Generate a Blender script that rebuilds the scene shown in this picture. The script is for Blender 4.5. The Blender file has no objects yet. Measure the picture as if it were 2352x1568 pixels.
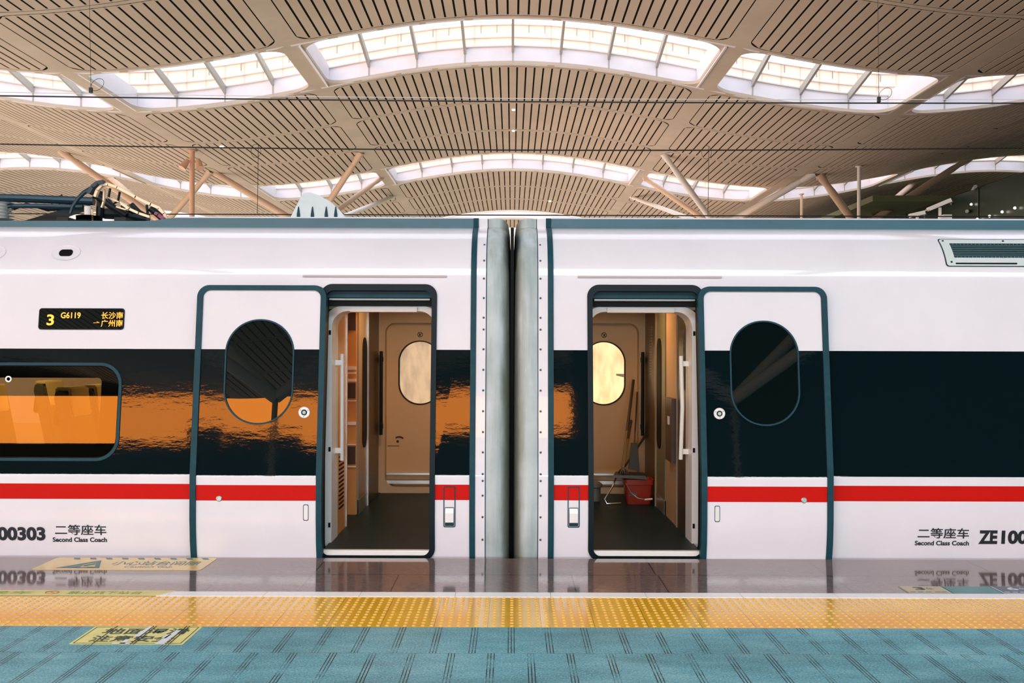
import bpy, bmesh, math, random
from mathutils import Vector
random.seed(11)
sc = bpy.context.scene
PI = math.pi
# ---------------------------------------------------------------- camera
# the photograph is 2352 x 1568: focal length in pixels, horizon row, distance to the train side, eye height
F, PX, PY, D, ZC = 2287.0, 1176.0, 805.0, 7.425, 1.54
cd = bpy.data.cameras.new('camera'); cam = bpy.data.objects.new('camera', cd)
sc.collection.objects.link(cam); sc.camera = cam
cam.location = (0, -D, ZC); cam.rotation_euler = (PI / 2, -0.0029, 0)
cd.sensor_width = 36; cd.lens = 36 * F / 2352; cd.shift_y = (PY - 784) / 2352; cd.clip_end = 600
# ---------------------------------------------------------------- sky: sunset low on the left behind, bright haze above
EXPOSURE = 0.12
sc.view_settings.view_transform = 'Standard'; sc.view_settings.look = 'None'
sc.view_settings.gamma = 1; sc.view_settings.exposure = EXPOSURE
world = bpy.data.worlds.new('sky'); sc.world = world; world.use_nodes = True
SKY_UP = (1.95, 2.05, 2.3); SKY_GROUND = (1.75, 1.34, 1.10); SKY_GROUND_DIM = (0.07, 0.17, 0.13)
SUNSET = (10.0, 2.8, 0.30); SUNSET_HIGH = (2.6, 1.9, 1.2)
def sky_nodes():
    nt = world.node_tree; N = nt.nodes; L = nt.links
    for n in list(N): N.remove(n)
    def ramp(stops, fac):
        r = N.new('ShaderNodeValToRGB'); e = r.color_ramp.elements
        while len(e) < len(stops): e.new(0.5)
        for el, (p, c) in zip(e, stops): el.position = p; el.color = (*c, 1)
        L.new(fac, r.inputs[0]); return r.outputs[0]
    tc = N.new('ShaderNodeTexCoord'); sx = N.new('ShaderNodeSeparateXYZ'); L.new(tc.outputs['Generated'], sx.inputs[0])
    h = N.new('ShaderNodeMapRange'); h.inputs[1].default_value = -1; h.inputs[2].default_value = 1; L.new(sx.outputs[2], h.inputs[0])
    warm = ramp([(0, SKY_GROUND), (.43, SKY_GROUND), (.46, SUNSET_HIGH), (.545, SUNSET_HIGH), (.572, SUNSET), (.605, SUNSET), (.625, SUNSET_HIGH), (.70, SKY_UP)], h.outputs[0])
    cool = ramp([(0, SKY_GROUND_DIM), (.43, SKY_GROUND_DIM), (.455, (1.6, 1.25, .8)), (.51, (1.6, 1.3, .9)), (.60, (2.4, 2.2, 2.0)), (.75, SKY_UP)], h.outputs[0])
    d = N.new('ShaderNodeVectorMath'); d.operation = 'DOT_PRODUCT'; d.inputs[1].default_value = (-.92, -.40, 0); L.new(tc.outputs['Generated'], d.inputs[0])
    m = N.new('ShaderNodeMapRange'); m.interpolation_type = 'SMOOTHSTEP'; m.inputs[1].default_value = -.35; m.inputs[2].default_value = .45; L.new(d.outputs['Value'], m.inputs[0])
    mix = N.new('ShaderNodeMix'); mix.data_type = 'RGBA'; L.new(m.outputs[0], mix.inputs[0]); L.new(cool, mix.inputs[6]); L.new(warm, mix.inputs[7])
    bg = N.new('ShaderNodeBackground'); L.new(mix.outputs[2], bg.inputs[0]); out = N.new('ShaderNodeOutputWorld'); L.new(bg.outputs[0], out.inputs[0])
sky_nodes()
# daylight coming down through the skylight strips above the platform and behind it
def area(name, loc, rot, sx, sy, power, col):
    l = bpy.data.lights.new(name, 'AREA'); l.shape = 'RECTANGLE'; l.size = sx; l.size_y = sy; l.energy = power; l.color = col
    o = bpy.data.objects.new(name, l); sc.collection.objects.link(o); o.location = loc; o.rotation_euler = rot; return o
area('skylight_daylight', (0, -19.0, 14.2), (math.radians(25), 0, 0), 60, 5.0, 7200, (.80, .95, 1))
area('low_fill_light', (-14, -35.4, 1.5), (PI / 2, 0, 0), 56, 2.4, 4300, (.80, .93, 1))  # low fill lamp added behind the camera to brighten the train side

# unseen spot lamps added to imitate low sunlight glancing up onto the slatted ceiling
for gx, gy, tx, ty, pw in ((13.5, 48, 16, 63, 2600), (2.5, 40, 4.6, 50, 900)):
    l = bpy.data.lights.new('added_uplight', 'SPOT'); l.energy = pw; l.color = (1, .55, .28); l.spot_size = .75; l.spot_blend = 1; l.shadow_soft_size = 1.2
    o = bpy.data.objects.new('added_uplight', l); sc.collection.objects.link(o); o.location = (gx, gy, 3); o.rotation_euler = (Vector((tx, ty, 12.5)) - Vector((gx, gy, 3))).to_track_quat('-Z', 'Y').to_euler()

# ---------------------------------------------------------------- helpers
def at(px, py, Y):
    d = D + Y
    return Vector(((px - PX) / F * d, Y, ZC - (py - PY) / F * d))
WL = {}
def link(o, parent=None):
    sc.collection.objects.link(o)
    if parent is not None: o.parent = parent
    return o
def empty(name, loc=(0, 0, 0), parent=None):
    o = bpy.data.objects.new(name, None); link(o, parent); WL[o.name] = Vector(loc)
    o.location = Vector(loc) - (WL[parent.name] if parent else Vector((0, 0, 0))); o.empty_display_size = .2
    return o
def tag(o, label=None, cat=None, group=None, kind=None):
    if label: o['label'] = label
    if cat: o['category'] = cat
    if group: o['group'] = group
    if kind: o['kind'] = kind
    return o
def obj(name, bm, mats, parent=None, smooth=True, ang=.55, recalc=True):
    if isinstance(bm, MB): bm = bm.bm
    if recalc: bmesh.ops.recalc_face_normals(bm, faces=bm.faces[:])
    for f in bm.faces: f.smooth = smooth
    for e in bm.edges:
        if e.calc_face_angle(0) > ang: e.smooth = False
    if parent is not None: org = WL[parent.name]
    else:
        xs = [v.co for v in bm.verts]
        org = Vector(((min(v.x for v in xs) + max(v.x for v in xs)) / 2, (min(v.y for v in xs) + max(v.y for v in xs)) / 2, min(v.z for v in xs)))
    if org.length: bmesh.ops.translate(bm, verts=bm.verts[:], vec=-org)
    me = bpy.data.meshes.new(name); bm.to_mesh(me); bm.free()
    for m in (mats if isinstance(mats, (list, tuple)) else [mats]): me.materials.append(m)
    o = bpy.data.objects.new(name, me); link(o, parent); WL[o.name] = org
    if parent is None: o.location = org
    return o
class MB:
    def __init__(s): s.bm = bmesh.new()
    def quad(s, *p, mi=0):
        f = s.bm.faces.new([s.bm.verts.new(q) for q in p]); f.material_index = mi; return f
    def box(s, x0, x1, y0, y1, z0, z1, mi=0):
        v = [s.bm.verts.new((x, y, z)) for x in (x0, x1) for y in (y0, y1) for z in (z0, z1)]
        for q in ((0, 1, 3, 2), (4, 6, 7, 5), (0, 4, 5, 1), (2, 3, 7, 6), (0, 2, 6, 4), (1, 5, 7, 3)):
            s.bm.faces.new([v[i] for i in q]).material_index = mi
        return s
    def hexa(s, a, b, mi=0):
        va = [s.bm.verts.new(p) for p in a]; vb = [s.bm.verts.new(p) for p in b]; n = len(va)
        s.bm.faces.new(va).material_index = mi; s.bm.faces.new(vb[::-1]).material_index = mi
        for i in range(n): s.bm.faces.new((va[i], vb[i], vb[(i + 1) % n], va[(i + 1) % n])).material_index = mi
        return s
    def tube(s, pts, r, n=10, mi=0, close=False):
        pts = [Vector(p) for p in pts]; rs = r if isinstance(r, (list, tuple)) else [r] * len(pts)
        rings = []; up = None
        for i, p in enumerate(pts):
            a = pts[i - 1] if i else (pts[-1] if close else pts[0]); b = pts[(i + 1) % len(pts)] if (i + 1 < len(pts) or close) else pts[-1]
            t = (b - a).normalized()
            if up is None: up = t.orthogonal().normalized()
            up = (up - t * up.dot(t)).normalized(); w = t.cross(up)
            rings.append([s.bm.verts.new(p + (up * math.cos(2 * PI * k / n) + w * math.sin(2 * PI * k / n)) * rs[i]) for k in range(n)])
        m = len(rings)
        for i in range(m if close else m - 1):
            A, B = rings[i], rings[(i + 1) % m]
            for k in range(n): s.bm.faces.new((A[k], A[(k + 1) % n], B[(k + 1) % n], B[k])).material_index = mi
        if not close:
            s.bm.faces.new(rings[0][::-1]).material_index = mi; s.bm.faces.new(rings[-1]).material_index = mi
        return s
    def lathe(s, c, prof, n=20, axis='z', mi=0):
        c = Vector(c); rings = []
        for r, h in prof:
            ring = []
            for k in range(n):
                a, b = r * math.cos(2 * PI * k / n), r * math.sin(2 * PI * k / n)
                ring.append(s.bm.verts.new(c + (Vector((a, b, h)) if axis == 'z' else Vector((a, h, b)) if axis == 'y' else Vector((h, a, b)))))
            rings.append(ring)
        for A, B in zip(rings, rings[1:]):
            for k in range(n): s.bm.faces.new((A[k], A[(k + 1) % n], B[(k + 1) % n], B[k])).material_index = mi
        s.bm.faces.new(rings[0]).material_index = mi; s.bm.faces.new(rings[-1][::-1]).material_index = mi
        return s
def rrect(x0, x1, z0, z1, r, n=7, step=.25):
    """rounded rectangle outline, straight sides cut into short pieces"""
    r = min(r, (x1 - x0) / 2 - 1e-4, (z1 - z0) / 2 - 1e-4)
    P = []
    for cx, cz, a0 in ((x1 - r, z1 - r, 0), (x0 + r, z1 - r, 90), (x0 + r, z0 + r, 180), (x1 - r, z0 + r, 270)):
        for i in range(n + 1):
            a = math.radians(a0 + 90 * i / n); P.append((cx + r * math.cos(a), cz + r * math.sin(a)))
    Q = []
    for i, p in enumerate(P):
        q = P[(i + 1) % len(P)]; Q.append(p); k = 1 if i % (n + 1) != n or step >= 1 else 12
        for j in range(1, k): Q.append((p[0] + (q[0] - p[0]) * j / k, p[1] + (q[1] - p[1]) * j / k))
    return Q
def fill(outline, holes=(), zc=(), xc=()):
    """flat area with holes in the x-z plane, cut along the given heights and columns"""
    bm = bmesh.new()
    for lp in [outline] + list(holes):
        vs = [bm.verts.new((x, 0, z)) for x, z in lp]
        for i in range(len(vs)): bm.edges.new((vs[i], vs[(i + 1) % len(vs)]))
    bmesh.ops.triangle_fill(bm, use_beauty=True, use_dissolve=False, edges=bm.edges[:], normal=(0, -1, 0))
    for z in zc: bmesh.ops.bisect_plane(bm, geom=bm.verts[:] + bm.edges[:] + bm.faces[:], plane_co=(0, 0, z), plane_no=(0, 0, 1))
    for x in xc: bmesh.ops.bisect_plane(bm, geom=bm.verts[:] + bm.edges[:] + bm.faces[:], plane_co=(x, 0, 0), plane_no=(1, 0, 0))
    return bm
def zero(z): return 0.0
def plate(outline, y0, y1, fn=zero, holes=(), zc=(), paint=None):
    """solid slab of that outline between depth y0 and y1 behind the curve fn(z)"""
    bm = fill(outline, holes, zc)
    if paint:
        for f in bm.faces: f.material_index = paint(f.calc_center_median().z)
    old = set(bm.verts)
    bmesh.ops.extrude_face_region(bm, geom=bm.faces[:], use_keep_orig=True)
    for v in bm.verts: v.co.y = fn(v.co.z) + (y0 if v in old else y1)
    return bm
def ring(outer, inner, y0, y1, fn=zero, sx=1):
    """solid frame between two outlines of equal count"""
    bm = bmesh.new(); n = len(outer); L = []
    for o, y in ((outer, y0), (inner, y0), (inner, y1), (outer, y1)): L.append([bm.verts.new((sx * x, fn(z) + y, z)) for x, z in o])
    for a in range(4):
        A, B = L[a], L[(a + 1) % 4]
        for i in range(n): bm.faces.new((A[i], A[(i + 1) % n], B[(i + 1) % n], B[i]))
    return bm
def mirror(bm, s):
    if s < 0:
        for v in bm.verts: v.co.x *= -1
    return bm
def text_bm(body, bold=0.0):
    c = bpy.data.curves.new('letters', 'FONT'); c.body = body; c.offset = bold; c.resolution_u = 4
    o = bpy.data.objects.new('letters', c); sc.collection.objects.link(o); bpy.context.view_layer.update()
    me = bpy.data.meshes.new_from_object(o.evaluated_get(bpy.context.evaluated_depsgraph_get()))
    bm = bmesh.new(); bm.from_mesh(me)
    bpy.data.objects.remove(o); bpy.data.curves.remove(c); bpy.data.meshes.remove(me); return bm
def text(name, body, mat, u0, u1, v0, v1, place, parent, bold=0.0):
    """lettering stretched to the box u0..u1 x v0..v1, laid onto a surface by place(u, v)"""
    bm = text_bm(body, bold)
    xs = [v.co.x for v in bm.verts]; ys = [v.co.y for v in bm.verts]; a, b, c, d = min(xs), max(xs), min(ys), max(ys)
    for v in bm.verts: v.co = place(u0 + (v.co.x - a) / (b - a) * (u1 - u0), v0 + (v.co.y - c) / (d - c) * (v1 - v0))
    return obj(name, bm, mat, parent, smooth=False, recalc=False)

# ---------------------------------------------------------------- materials
class NT:
    def __init__(s, name):
        s.m = bpy.data.materials.new(name); s.m.use_nodes = True; s.t = s.m.node_tree; s.b = s.t.nodes['Principled BSDF']
    def n(s, t, **k):
        q = s.t.nodes.new(t)
        for a, b in k.items(): setattr(q, a, b)
        return q
    def set(s, i, v):
        if hasattr(v, 'is_output'): s.t.links.new(v, i)
        else: i.default_value = v
    def math(s, op, a, b=0.0, c=0.0):
        q = s.n('ShaderNodeMath', operation=op); s.set(q.inputs[0], a); s.set(q.inputs[1], b); s.set(q.inputs[2], c); return q.outputs[0]
    def pos(s):
        g = s.n('ShaderNodeNewGeometry'); q = s.n('ShaderNodeSeparateXYZ'); s.t.links.new(g.outputs['Position'], q.inputs[0]); return g.outputs['Position'], q.outputs
    def noise(s, scale, detail=4, vec=(1, 1, 1), rough=.55):
        g = s.n('ShaderNodeNewGeometry'); mp = s.n('ShaderNodeMapping'); mp.inputs['Scale'].default_value = vec
        s.t.links.new(g.outputs['Position'], mp.inputs[0]); q = s.n('ShaderNodeTexNoise'); q.inputs['Scale'].default_value = scale; q.inputs['Detail'].default_value = detail
        q.inputs['Roughness'].default_value = rough; s.t.links.new(mp.outputs[0], q.inputs['Vector']); return q.outputs[0]
    def ramp(s, fac, stops):
        r = s.n('ShaderNodeValToRGB'); e = r.color_ramp.elements
        while len(e) < len(stops): e.new(.5)
        for el, (p, c) in zip(e, stops): el.position = p; el.color = (*c, 1)
        s.t.links.new(fac, r.inputs[0]); return r.outputs[0]
    def mix(s, fac, a, b):
        q = s.n('ShaderNodeMix', data_type='RGBA'); s.set(q.inputs[0], fac)
        for i, v in ((6, a), (7, b)): s.set(q.inputs[i], v if hasattr(v, 'is_output') else (*v, 1))
        return q.outputs[2]
    def bump(s, h, st, dist=.01):
        q = s.n('ShaderNodeBump'); q.inputs['Strength'].default_value = st; q.inputs['Distance'].default_value = dist
        s.t.links.new(h, q.inputs['Height']); s.t.links.new(q.outputs[0], s.b.inputs['Normal'])
    def base(s, c, rough=.5, metal=0, spec=.5, coat=0, coat_rough=.05):
        s.set(s.b.inputs['Base Color'], c if hasattr(c, 'is_output') else (*c, 1)); s.set(s.b.inputs['Roughness'], rough); s.b.inputs['Metallic'].default_value = metal
        s.b.inputs['Specular IOR Level'].default_value = spec; s.b.inputs['Coat Weight'].default_value = coat; s.b.inputs['Coat Roughness'].default_value = coat_rough
        return s
def M(name, c, rough=.5, metal=0, spec=.5, coat=0, var=0, scale=6, vec=(1, 1, 1), bump=0, coat_rough=.05):
    q = NT(name)
    if var:
        f = q.noise(scale, 5, vec); c = q.ramp(f, [(.3, tuple(x * (1 - var) for x in c)), (.7, tuple(min(1, x * (1 + var)) for x in c))])
    q.base(c, rough, metal, spec, coat, coat_rough)
    if bump: q.bump(q.noise(scale * 3, 3, vec), bump)
    return q.m
def emit(name, c, st):
    q = NT(name); q.base((0, 0, 0), .4); q.b.inputs['Emission Color'].default_value = (*c, 1); q.b.inputs['Emission Strength'].default_value = st; return q.m
def glass(name, tint, gloss=.9, rough=.0, ior=1.5):
    q = NT(name); t = q.t; t.nodes.remove(q.b)
    tr = q.n('ShaderNodeBsdfTransparent'); tr.inputs[0].default_value = (*tint, 1); gl = q.n('ShaderNodeBsdfGlossy'); gl.inputs[0].default_value = (gloss,) * 3 + (1,); gl.inputs['Roughness'].default_value = rough
    fr = q.n('ShaderNodeFresnel'); ge = q.n('ShaderNodeNewGeometry'); q.set(fr.inputs[0], q.math('MULTIPLY_ADD', ge.outputs['Backfacing'], 1 / ior - ior, ior)); mx = q.n('ShaderNodeMixShader')
    t.links.new(fr.outputs[0], mx.inputs[0]); t.links.new(tr.outputs[0], mx.inputs[1]); t.links.new(gl.outputs[0], mx.inputs[2])
    t.links.new(mx.outputs[0], t.nodes['Material Output'].inputs[0]); return q.m
white = M('white_paint', (.78, .75, .82), .30, spec=.35, coat_rough=.015, coat=.8, var=.03, scale=2)
red = M('red_paint', (.56, .006, .003), .5, spec=.12)
def band_material():
    q = NT('black_band_paint'); q.base((.002, .008, .011), .035, spec=.58)
    q.bump(q.noise(9, 4, (.55, 1, 1.6), .6), .10, .004); return q.m
band = band_material()
seal = M('rubber_seal', (.007, .050, .072), .5, spec=.2, var=.15, scale=12)
seal_dark = M('dark_rubber', (.002, .011, .017), .5, spec=.2)
black = M('black', (.002, .003, .004), .6, spec=.15)
roofgrey = M('roof_fairing_paint', (.040, .125, .17), .45, var=.12, scale=9, vec=(.2, 1, 1))
roofgrey_light = M('roof_panel_paint', (.45, .52, .55), .4)
def bellows_material():
    q = NT('weathered_grey_fairing'); f = q.noise(7, 6, (2.2, 1, .12)); g = q.noise(2.5, 4, (1, 1, .8))
    c = q.ramp(f, [(.30, (.20, .24, .22)), (.52, (.46, .52, .54)), (.75, (.60, .64, .67))]); c2 = q.ramp(g, [(.35, (.55, .62, .6)), (.6, (1, 1, 1))])
    q.base(q.mix(.5, c, (.5, .56, .59)), .45); m = q.n('ShaderNodeMix', data_type='RGBA', blend_type='MULTIPLY'); m.inputs[0].default_value = .6
    q.t.links.new(q.b.inputs['Base Color'].links[0].from_socket, m.inputs[6]); q.t.links.new(c2, m.inputs[7]); q.t.links.new(m.outputs[2], q.b.inputs['Base Color'])
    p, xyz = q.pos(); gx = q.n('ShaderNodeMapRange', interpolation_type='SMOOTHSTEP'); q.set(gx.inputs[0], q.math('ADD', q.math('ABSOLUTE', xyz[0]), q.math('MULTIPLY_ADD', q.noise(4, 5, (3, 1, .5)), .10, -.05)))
    gx.inputs[1].default_value = .105; gx.inputs[2].default_value = .03  # grime and the gap's own shade are both painted into this darkening
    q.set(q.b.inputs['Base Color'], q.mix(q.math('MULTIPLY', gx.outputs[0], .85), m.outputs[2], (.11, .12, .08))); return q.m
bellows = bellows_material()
steel = M('brushed_steel', (.55, .55, .55), .3, 1)
alu = M('aluminium_frame', (.78, .76, .76), .35, .15)
darkglass = M('dark_tinted_glass', (.002, .006, .007), .004, spec=.8)
pane = glass('clear_pane', (.86, .80, .70)); tinted = glass('tinted_pane', (.52, .50, .42), ior=1.65); skyglass = glass('skylight_glass', (.97, .97, .97), .5)
boltm = M('bolt_metal', (.06, .09, .10), .4, .4); ink = M('dark_lettering', (.008, .012, .02), .5)
led = emit('amber_led', (1, .34, .03), 2.4)
cream = M('cream_panel', (.52, .42, .30), .45, var=.06); cream_far = M('cream_door', (.60, .45, .29), .45)
woodpanel = M('orange_brown_laminate', (.58, .27, .08), .28, var=.15, scale=3, vec=(1, 1, .2)); brown = M('brown_laminate', (.05, .026, .016), .35)
tan = M('tan_metal', (.30, .22, .15), .35, .3); greenish = M('grey_green_laminate', (.16, .16, .11), .4)
vfloor = M('vestibule_floor', (.002, .017, .022), .45, spec=.12, var=.3, scale=30)
tanroof = M('roof_slat_paint', (.58, .48, .395), .6, spec=.12, var=.07, scale=.35); beampaint = M('roof_beam_paint', (.57, .485, .405), .6, spec=.12, var=.08, scale=.5)
def sheet_material():
    q = NT('clerestory_sheet'); t = q.t; q.base((.95, .92, .86), .4); tl = q.n('ShaderNodeBsdfTranslucent'); tl.inputs[0].default_value = (1, .98, .93, 1); mx = q.n('ShaderNodeMixShader'); mx.inputs[0].default_value = .6
    t.links.new(q.b.outputs[0], mx.inputs[1]); t.links.new(tl.outputs[0], mx.inputs[2]); t.links.new(mx.outputs[0], t.nodes['Material Output'].inputs[0]); return q.m
sheetm = sheet_material()
slit = M('black_ceiling_felt', (.003, .005, .004), .95, spec=.1); upstand = M('white_upstand_paint', (.84, .83, .90), .5, var=.05, scale=.7); ledgem = M('ledge_paint', (.70, .68, .66), .5); mullionm = M('mullion_paint', (.42, .42, .40), .5)
strutm = M('strut_paint', (.62, .45, .33), .45, var=.06, scale=.4); strutw = M('white_strut_paint', (.75, .72, .70), .45)

# ---------------------------------------------------------------- train cross-section: depth of the side behind Y = 0 at height z
def P(z):
    if z < .3: return .35 * (.3 - z) ** 2
    if z < .595: return 0.0
    if z < .615: return 3.125 * (z - .595) ** 2
    return .00125 + .125 * (z - .615)
PT = 2.09
def shoulder(t):
    a, b, c, d = (P(PT), PT), (P(PT) + .035, 2.33), (.40, 2.49), (.668, 2.535)
    s = 1 - t
    return tuple(s ** 3 * a[i] + 3 * s * s * t * b[i] + 3 * s * t * t * c[i] + t ** 3 * d[i] for i in (0, 1))
SH = [shoulder(i / 16) for i in range(17)]
def sh_at(z):
    for (y0, z0), (y1, z1) in zip(SH, SH[1:]):
        if z <= z1: return y0 + (y1 - y0) * (z - z0) / (z1 - z0)
    return SH[-1][0]
def PP(z): return P(z) if z <= PT else sh_at(z)
ZB1, ZB0, ZR1, ZR0 = 1.545, .607, .540, .425
ZCUT = (-.4, -.2, -.1, 0, .05, .1, .15, .2, .25, .3, ZR0, ZR1, .595, ZB0, .615, ZB1)
def paint(z): return 1 if ZB0 < z < ZB1 else 2 if ZR0 < z < ZR1 else 0
def side(u, v): return Vector((u, P(v) - .003, v))
def on_shell(off): return lambda u, v: Vector((u, PP(v) + off, v))

# ---------------------------------------------------------------- the two coaches (u runs outwards from the gap between them)
UE = 6.3                      # how far each coach is built, past the frame's edge
FARW = 3.36
def coach(s, label):
    C = tag(empty('train_coach', (s * 2.2, 0, -.9)), label, 'train', 'coaches of the white express train')
    mk = lambda name, bm, mats, par=C, **k: obj(name, mirror(bm if not isinstance(bm, MB) else bm.bm, s), mats, par, **k)
    # --- outer side skin with the doorway, and on the left coach the passenger window
    door_hole = rrect(.572, 1.46, -.02, 2.03, .085)
    holes = [door_hole]
    win = rrect(2.955, 4.75, .722, 1.425, .15)
    if s < 0: holes.append(win)
    bm = fill([(.315, -.9), (UE, -.9), (UE, PT), (.315, PT)], holes, zc=ZCUT)
    for f in bm.faces: f.material_index = paint(f.calc_center_median().z)
    for v in bm.verts: v.co.y = P(v.co.z)
    n = len(SH)
    for i in range(n - 1):                                           # curved shoulder up to the roof
        (y0, z0), (y1, z1) = SH[i], SH[i + 1]
        bm.faces.new([bm.verts.new(p) for p in ((.315, y0, z0), (UE, y0, z0), (UE, y1, z1), (.315, y1, z1))])
    fs = [(FARW - y, z) for y, z in SH]                              # the far shoulder and the far side with its door window
    for i in range(n - 1):
        (y0, z0), (y1, z1) = fs[i], fs[i + 1]
        bm.faces.new([bm.verts.new(p) for p in ((.315, y0, z0), (UE, y0, z0), (UE, y1, z1), (.315, y1, z1))])
    far = fill([(.315, -.9), (UE, -.9), (UE, PT), (.315, PT)], [rrect(.70, 1.26, .9, 1.7, .2)], zc=(-.2, 0, .1, .2, .3, .605))
    for v in far.verts: v.co.y = FARW - P(v.co.z)
    me = bpy.data.meshes.new('far'); far.to_mesh(me); far.free(); bm.from_mesh(me); bpy.data.meshes.remove(me)
    bmesh.ops.remove_doubles(bm, verts=bm.verts[:], dist=.0005)
    mk('body_shell', bm, [white, band, red], ang=.5)
    # --- roof: fairing strip along its edge, crown behind it
    g = MB(); zf = 2.61
    if s > 0: g.hexa([(.315, .655, 2.51), (.315, .655, zf), (.315, .95, zf + .015), (.315, .95, 2.5)], [(UE, .655, 2.51), (UE, .655, zf), (UE, .95, zf + .015), (UE, .95, 2.5)])
    else:
        st = [(.315, zf), (2.72, zf), (2.80, zf - .006), (2.90, zf - .022), (2.98, zf - .027), (UE, zf - .029)]
        for (a, za), (b, zb) in zip(st, st[1:]):
            g.hexa([(a, .655, 2.51), (a, .655, za), (a, .95, za + .01), (a, .95, 2.5)], [(b, .655, 2.51), (b, .655, zb), (b, .95, zb + .01), (b, .95, 2.5)])
    mk('roof_fairing', g, roofgrey, smooth=False)
    g = MB(); zt = 2.58 if s < 0 else 2.60
    g.hexa([(.315, .66, 2.5), (.315, .80, zt), (.315, FARW - .8, zt), (.315, FARW - .66, 2.5)], [(UE, .66, 2.5), (UE, .80, zt), (UE, FARW - .8, zt), (UE, FARW - .66, 2.5)])
    if s < 0: g.hexa([(.315, .80, zt), (.315, .85, 2.625), (.315, FARW - .85, 2.625), (.315, FARW - .8, zt)], [(2.7, .80, zt), (2.65, .85, 2.625), (2.65, FARW - .85, 2.625), (2.7, FARW - .8, zt)])
    mk('roof_panel', g, roofgrey_light, smooth=False)
    g = MB(); g.tube([(.32, .657, zf + .004), (2.70 if s < 0 else UE, .657, zf + .004)], .006, 6); mk('roof_edge_trim', g, white)
    # --- end of the coach: rubber seal, bolted strip, rounded grey fairing
    prof = [(P(z), z) for z in (-.9, -.4, -.2, -.1, 0, .1, .2, .3, .595, .605, .615, 1, 1.5, PT)] + SH[1:] + [(.655, 2.605), (1.2, 2.62)]
    def extr(u0, u1, o0, o1):
        b = bmesh.new(); rr = []
        for u, o in ((u0, o0), (u1, o0), (u1, o1), (u0, o1)): rr.append([b.verts.new((u, y + o, z + (-o * .6 if z > 2.4 else 0))) for y, z in prof])
        for a in range(4):
            A, B = rr[a], rr[(a + 1) % 4]
            for i in range(len(prof) - 1): b.faces.new((A[i], A[i + 1], B[i + 1], B[i]))
        return b
    mk('end_seal', extr(.272, .315, -.012, .06), seal); mk('end_strip', extr(.200, .272, -.006, .06), white)
    mk('strip_joint', extr(.194, .2005, -.002, .06), seal)
    b = bmesh.new(); cur = [(.194, .002), (.15, -.006), (.10, -.004), (.075, .002), (.055, .016), (.038, .045), (.026, .09), (.018, .16), (.014, .30), (.014, 2.9)]
    rr = [[b.verts.new((u, min(y + o * (1 if z < 2.3 else .8), 3.1), z - min(o, .3) * (.8 if z > 2.2 else .2 if z > 1.8 else 0))) for y, z in prof] for u, o in cur]
    for A, B in zip(rr, rr[1:]):
        for i in range(len(prof) - 1): b.faces.new((A[i], A[i + 1], B[i + 1], B[i]))
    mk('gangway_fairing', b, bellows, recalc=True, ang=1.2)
    for z in [.13, .30, .46, .57, .62, .78, .93, 1.085, 1.24, 1.395, 1.55, 1.70, 1.79, 1.94, 2.09, 2.23, 2.36]:
        g = MB(); y = PP(z); g.lathe((.216, y - .006, z), [(.0085, .004), (.0085, -.003), (.004, -.005)], 10, 'y'); mk('bolt', g, boltm)
    if s < 0: mk('gangway_bellows', MB().box(-.0133, .0133, .27, 3.1, -.9, 2.49), black, smooth=False)
    # --- doorway: rubber frame, dark lining, white inner portal, sill
    o, i = rrect(.572, 1.46, -.03, 2.045, .09), rrect(.612, 1.42, .005, 1.995, .06)
    mk('doorway_frame', ring(o, i, -.014, .06, P), seal_dark)
    mk('doorway_lining', ring(rrect(.56, 1.47, -.06, 2.05, .03), i, .05, .14, P), black)
    g = MB()
    g.box(.56, 1.62, .21, .345, 1.882, 2.04); g.box(1.455, 1.62, .21, .34, -.1, 2.04); g.box(.44, .575, .21, .34, -.1, 2.04); g.box(.44, 1.62, .05, .34, -.12, .002)
    mk('door_pocket', g, black, smooth=False)
    g = MB(); g.tube([(.63, .20, 1.928), (1.40, .20, 1.928)], .009, 8); mk('header_bar', g, steel)
    g = MB(); g.box(.612, 1.43, .205, .335, 1.942, 1.99); mk('header_track', g, seal, smooth=False)
    po, pi_ = rrect(.55, 1.47, -.30, 1.885, .15, 9), rrect(.60, 1.405, -.27, 1.845, .125, 9)
    pt = mk('inner_portal', ring(po, pi_, .34, .62), alu)
    g = MB(); g.box(.74, 1.26, .315, .36, 1.838, 1.876); mk('portal_head', g, alu, pt, smooth=False)
    g = MB(); g.box(.61, 1.42, .03, .075, .004, .042); g.box(.61, 1.42, .022, .03, .008, .036); mk('door_sill', g, alu, smooth=False)
    # rubber groove lines and lock plates on the portal edge
    for z in (.16, .75, 1.66):
        g = MB(); g.box(1.412, 1.428, .333, .342, z, z + .035); mk('latch', g, black, pt, smooth=False)
    # --- plug door slid open in front of the side
    do, di = rrect(1.405, 2.38, -.14, 2.03, .09, 8), rrect(1.447, 2.335, -.10, 1.992, .055, 8)
    hole = rrect(1.635, 2.155, .985, 1.772, .255, 14)
    dp = mk('plug_door', plate(di, -.058, -.012, P, [hole], ZCUT, paint), [white, band, red])
    mk('door_seal', ring(do, di, -.07, -.004, P), seal, dp)
    mk('window_seal', ring(hole, rrect(1.646, 2.144, .996, 1.761, .245, 14), -.064, -.03, P), seal, dp)
    mk('window_glass', plate(rrect(1.644, 2.146, .994, 1.763, .246, 14), -.052, -.034, P), darkglass, dp)
    bz = 1.075; by = P(bz) - .058
    g = MB(); g.lathe((1.548, by, bz), [(.043, .004), (.043, -.004), (.040, -.007), (.024, -.007), (.022, -.003)], 28, 'y'); mk('door_button', g, alu, dp)
    g = MB(); g.lathe((1.548, by, bz), [(.021, .001), (.021, -.006), (.019, -.008)], 24, 'y'); mk('button_ring', g, seal_dark, dp)
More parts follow.
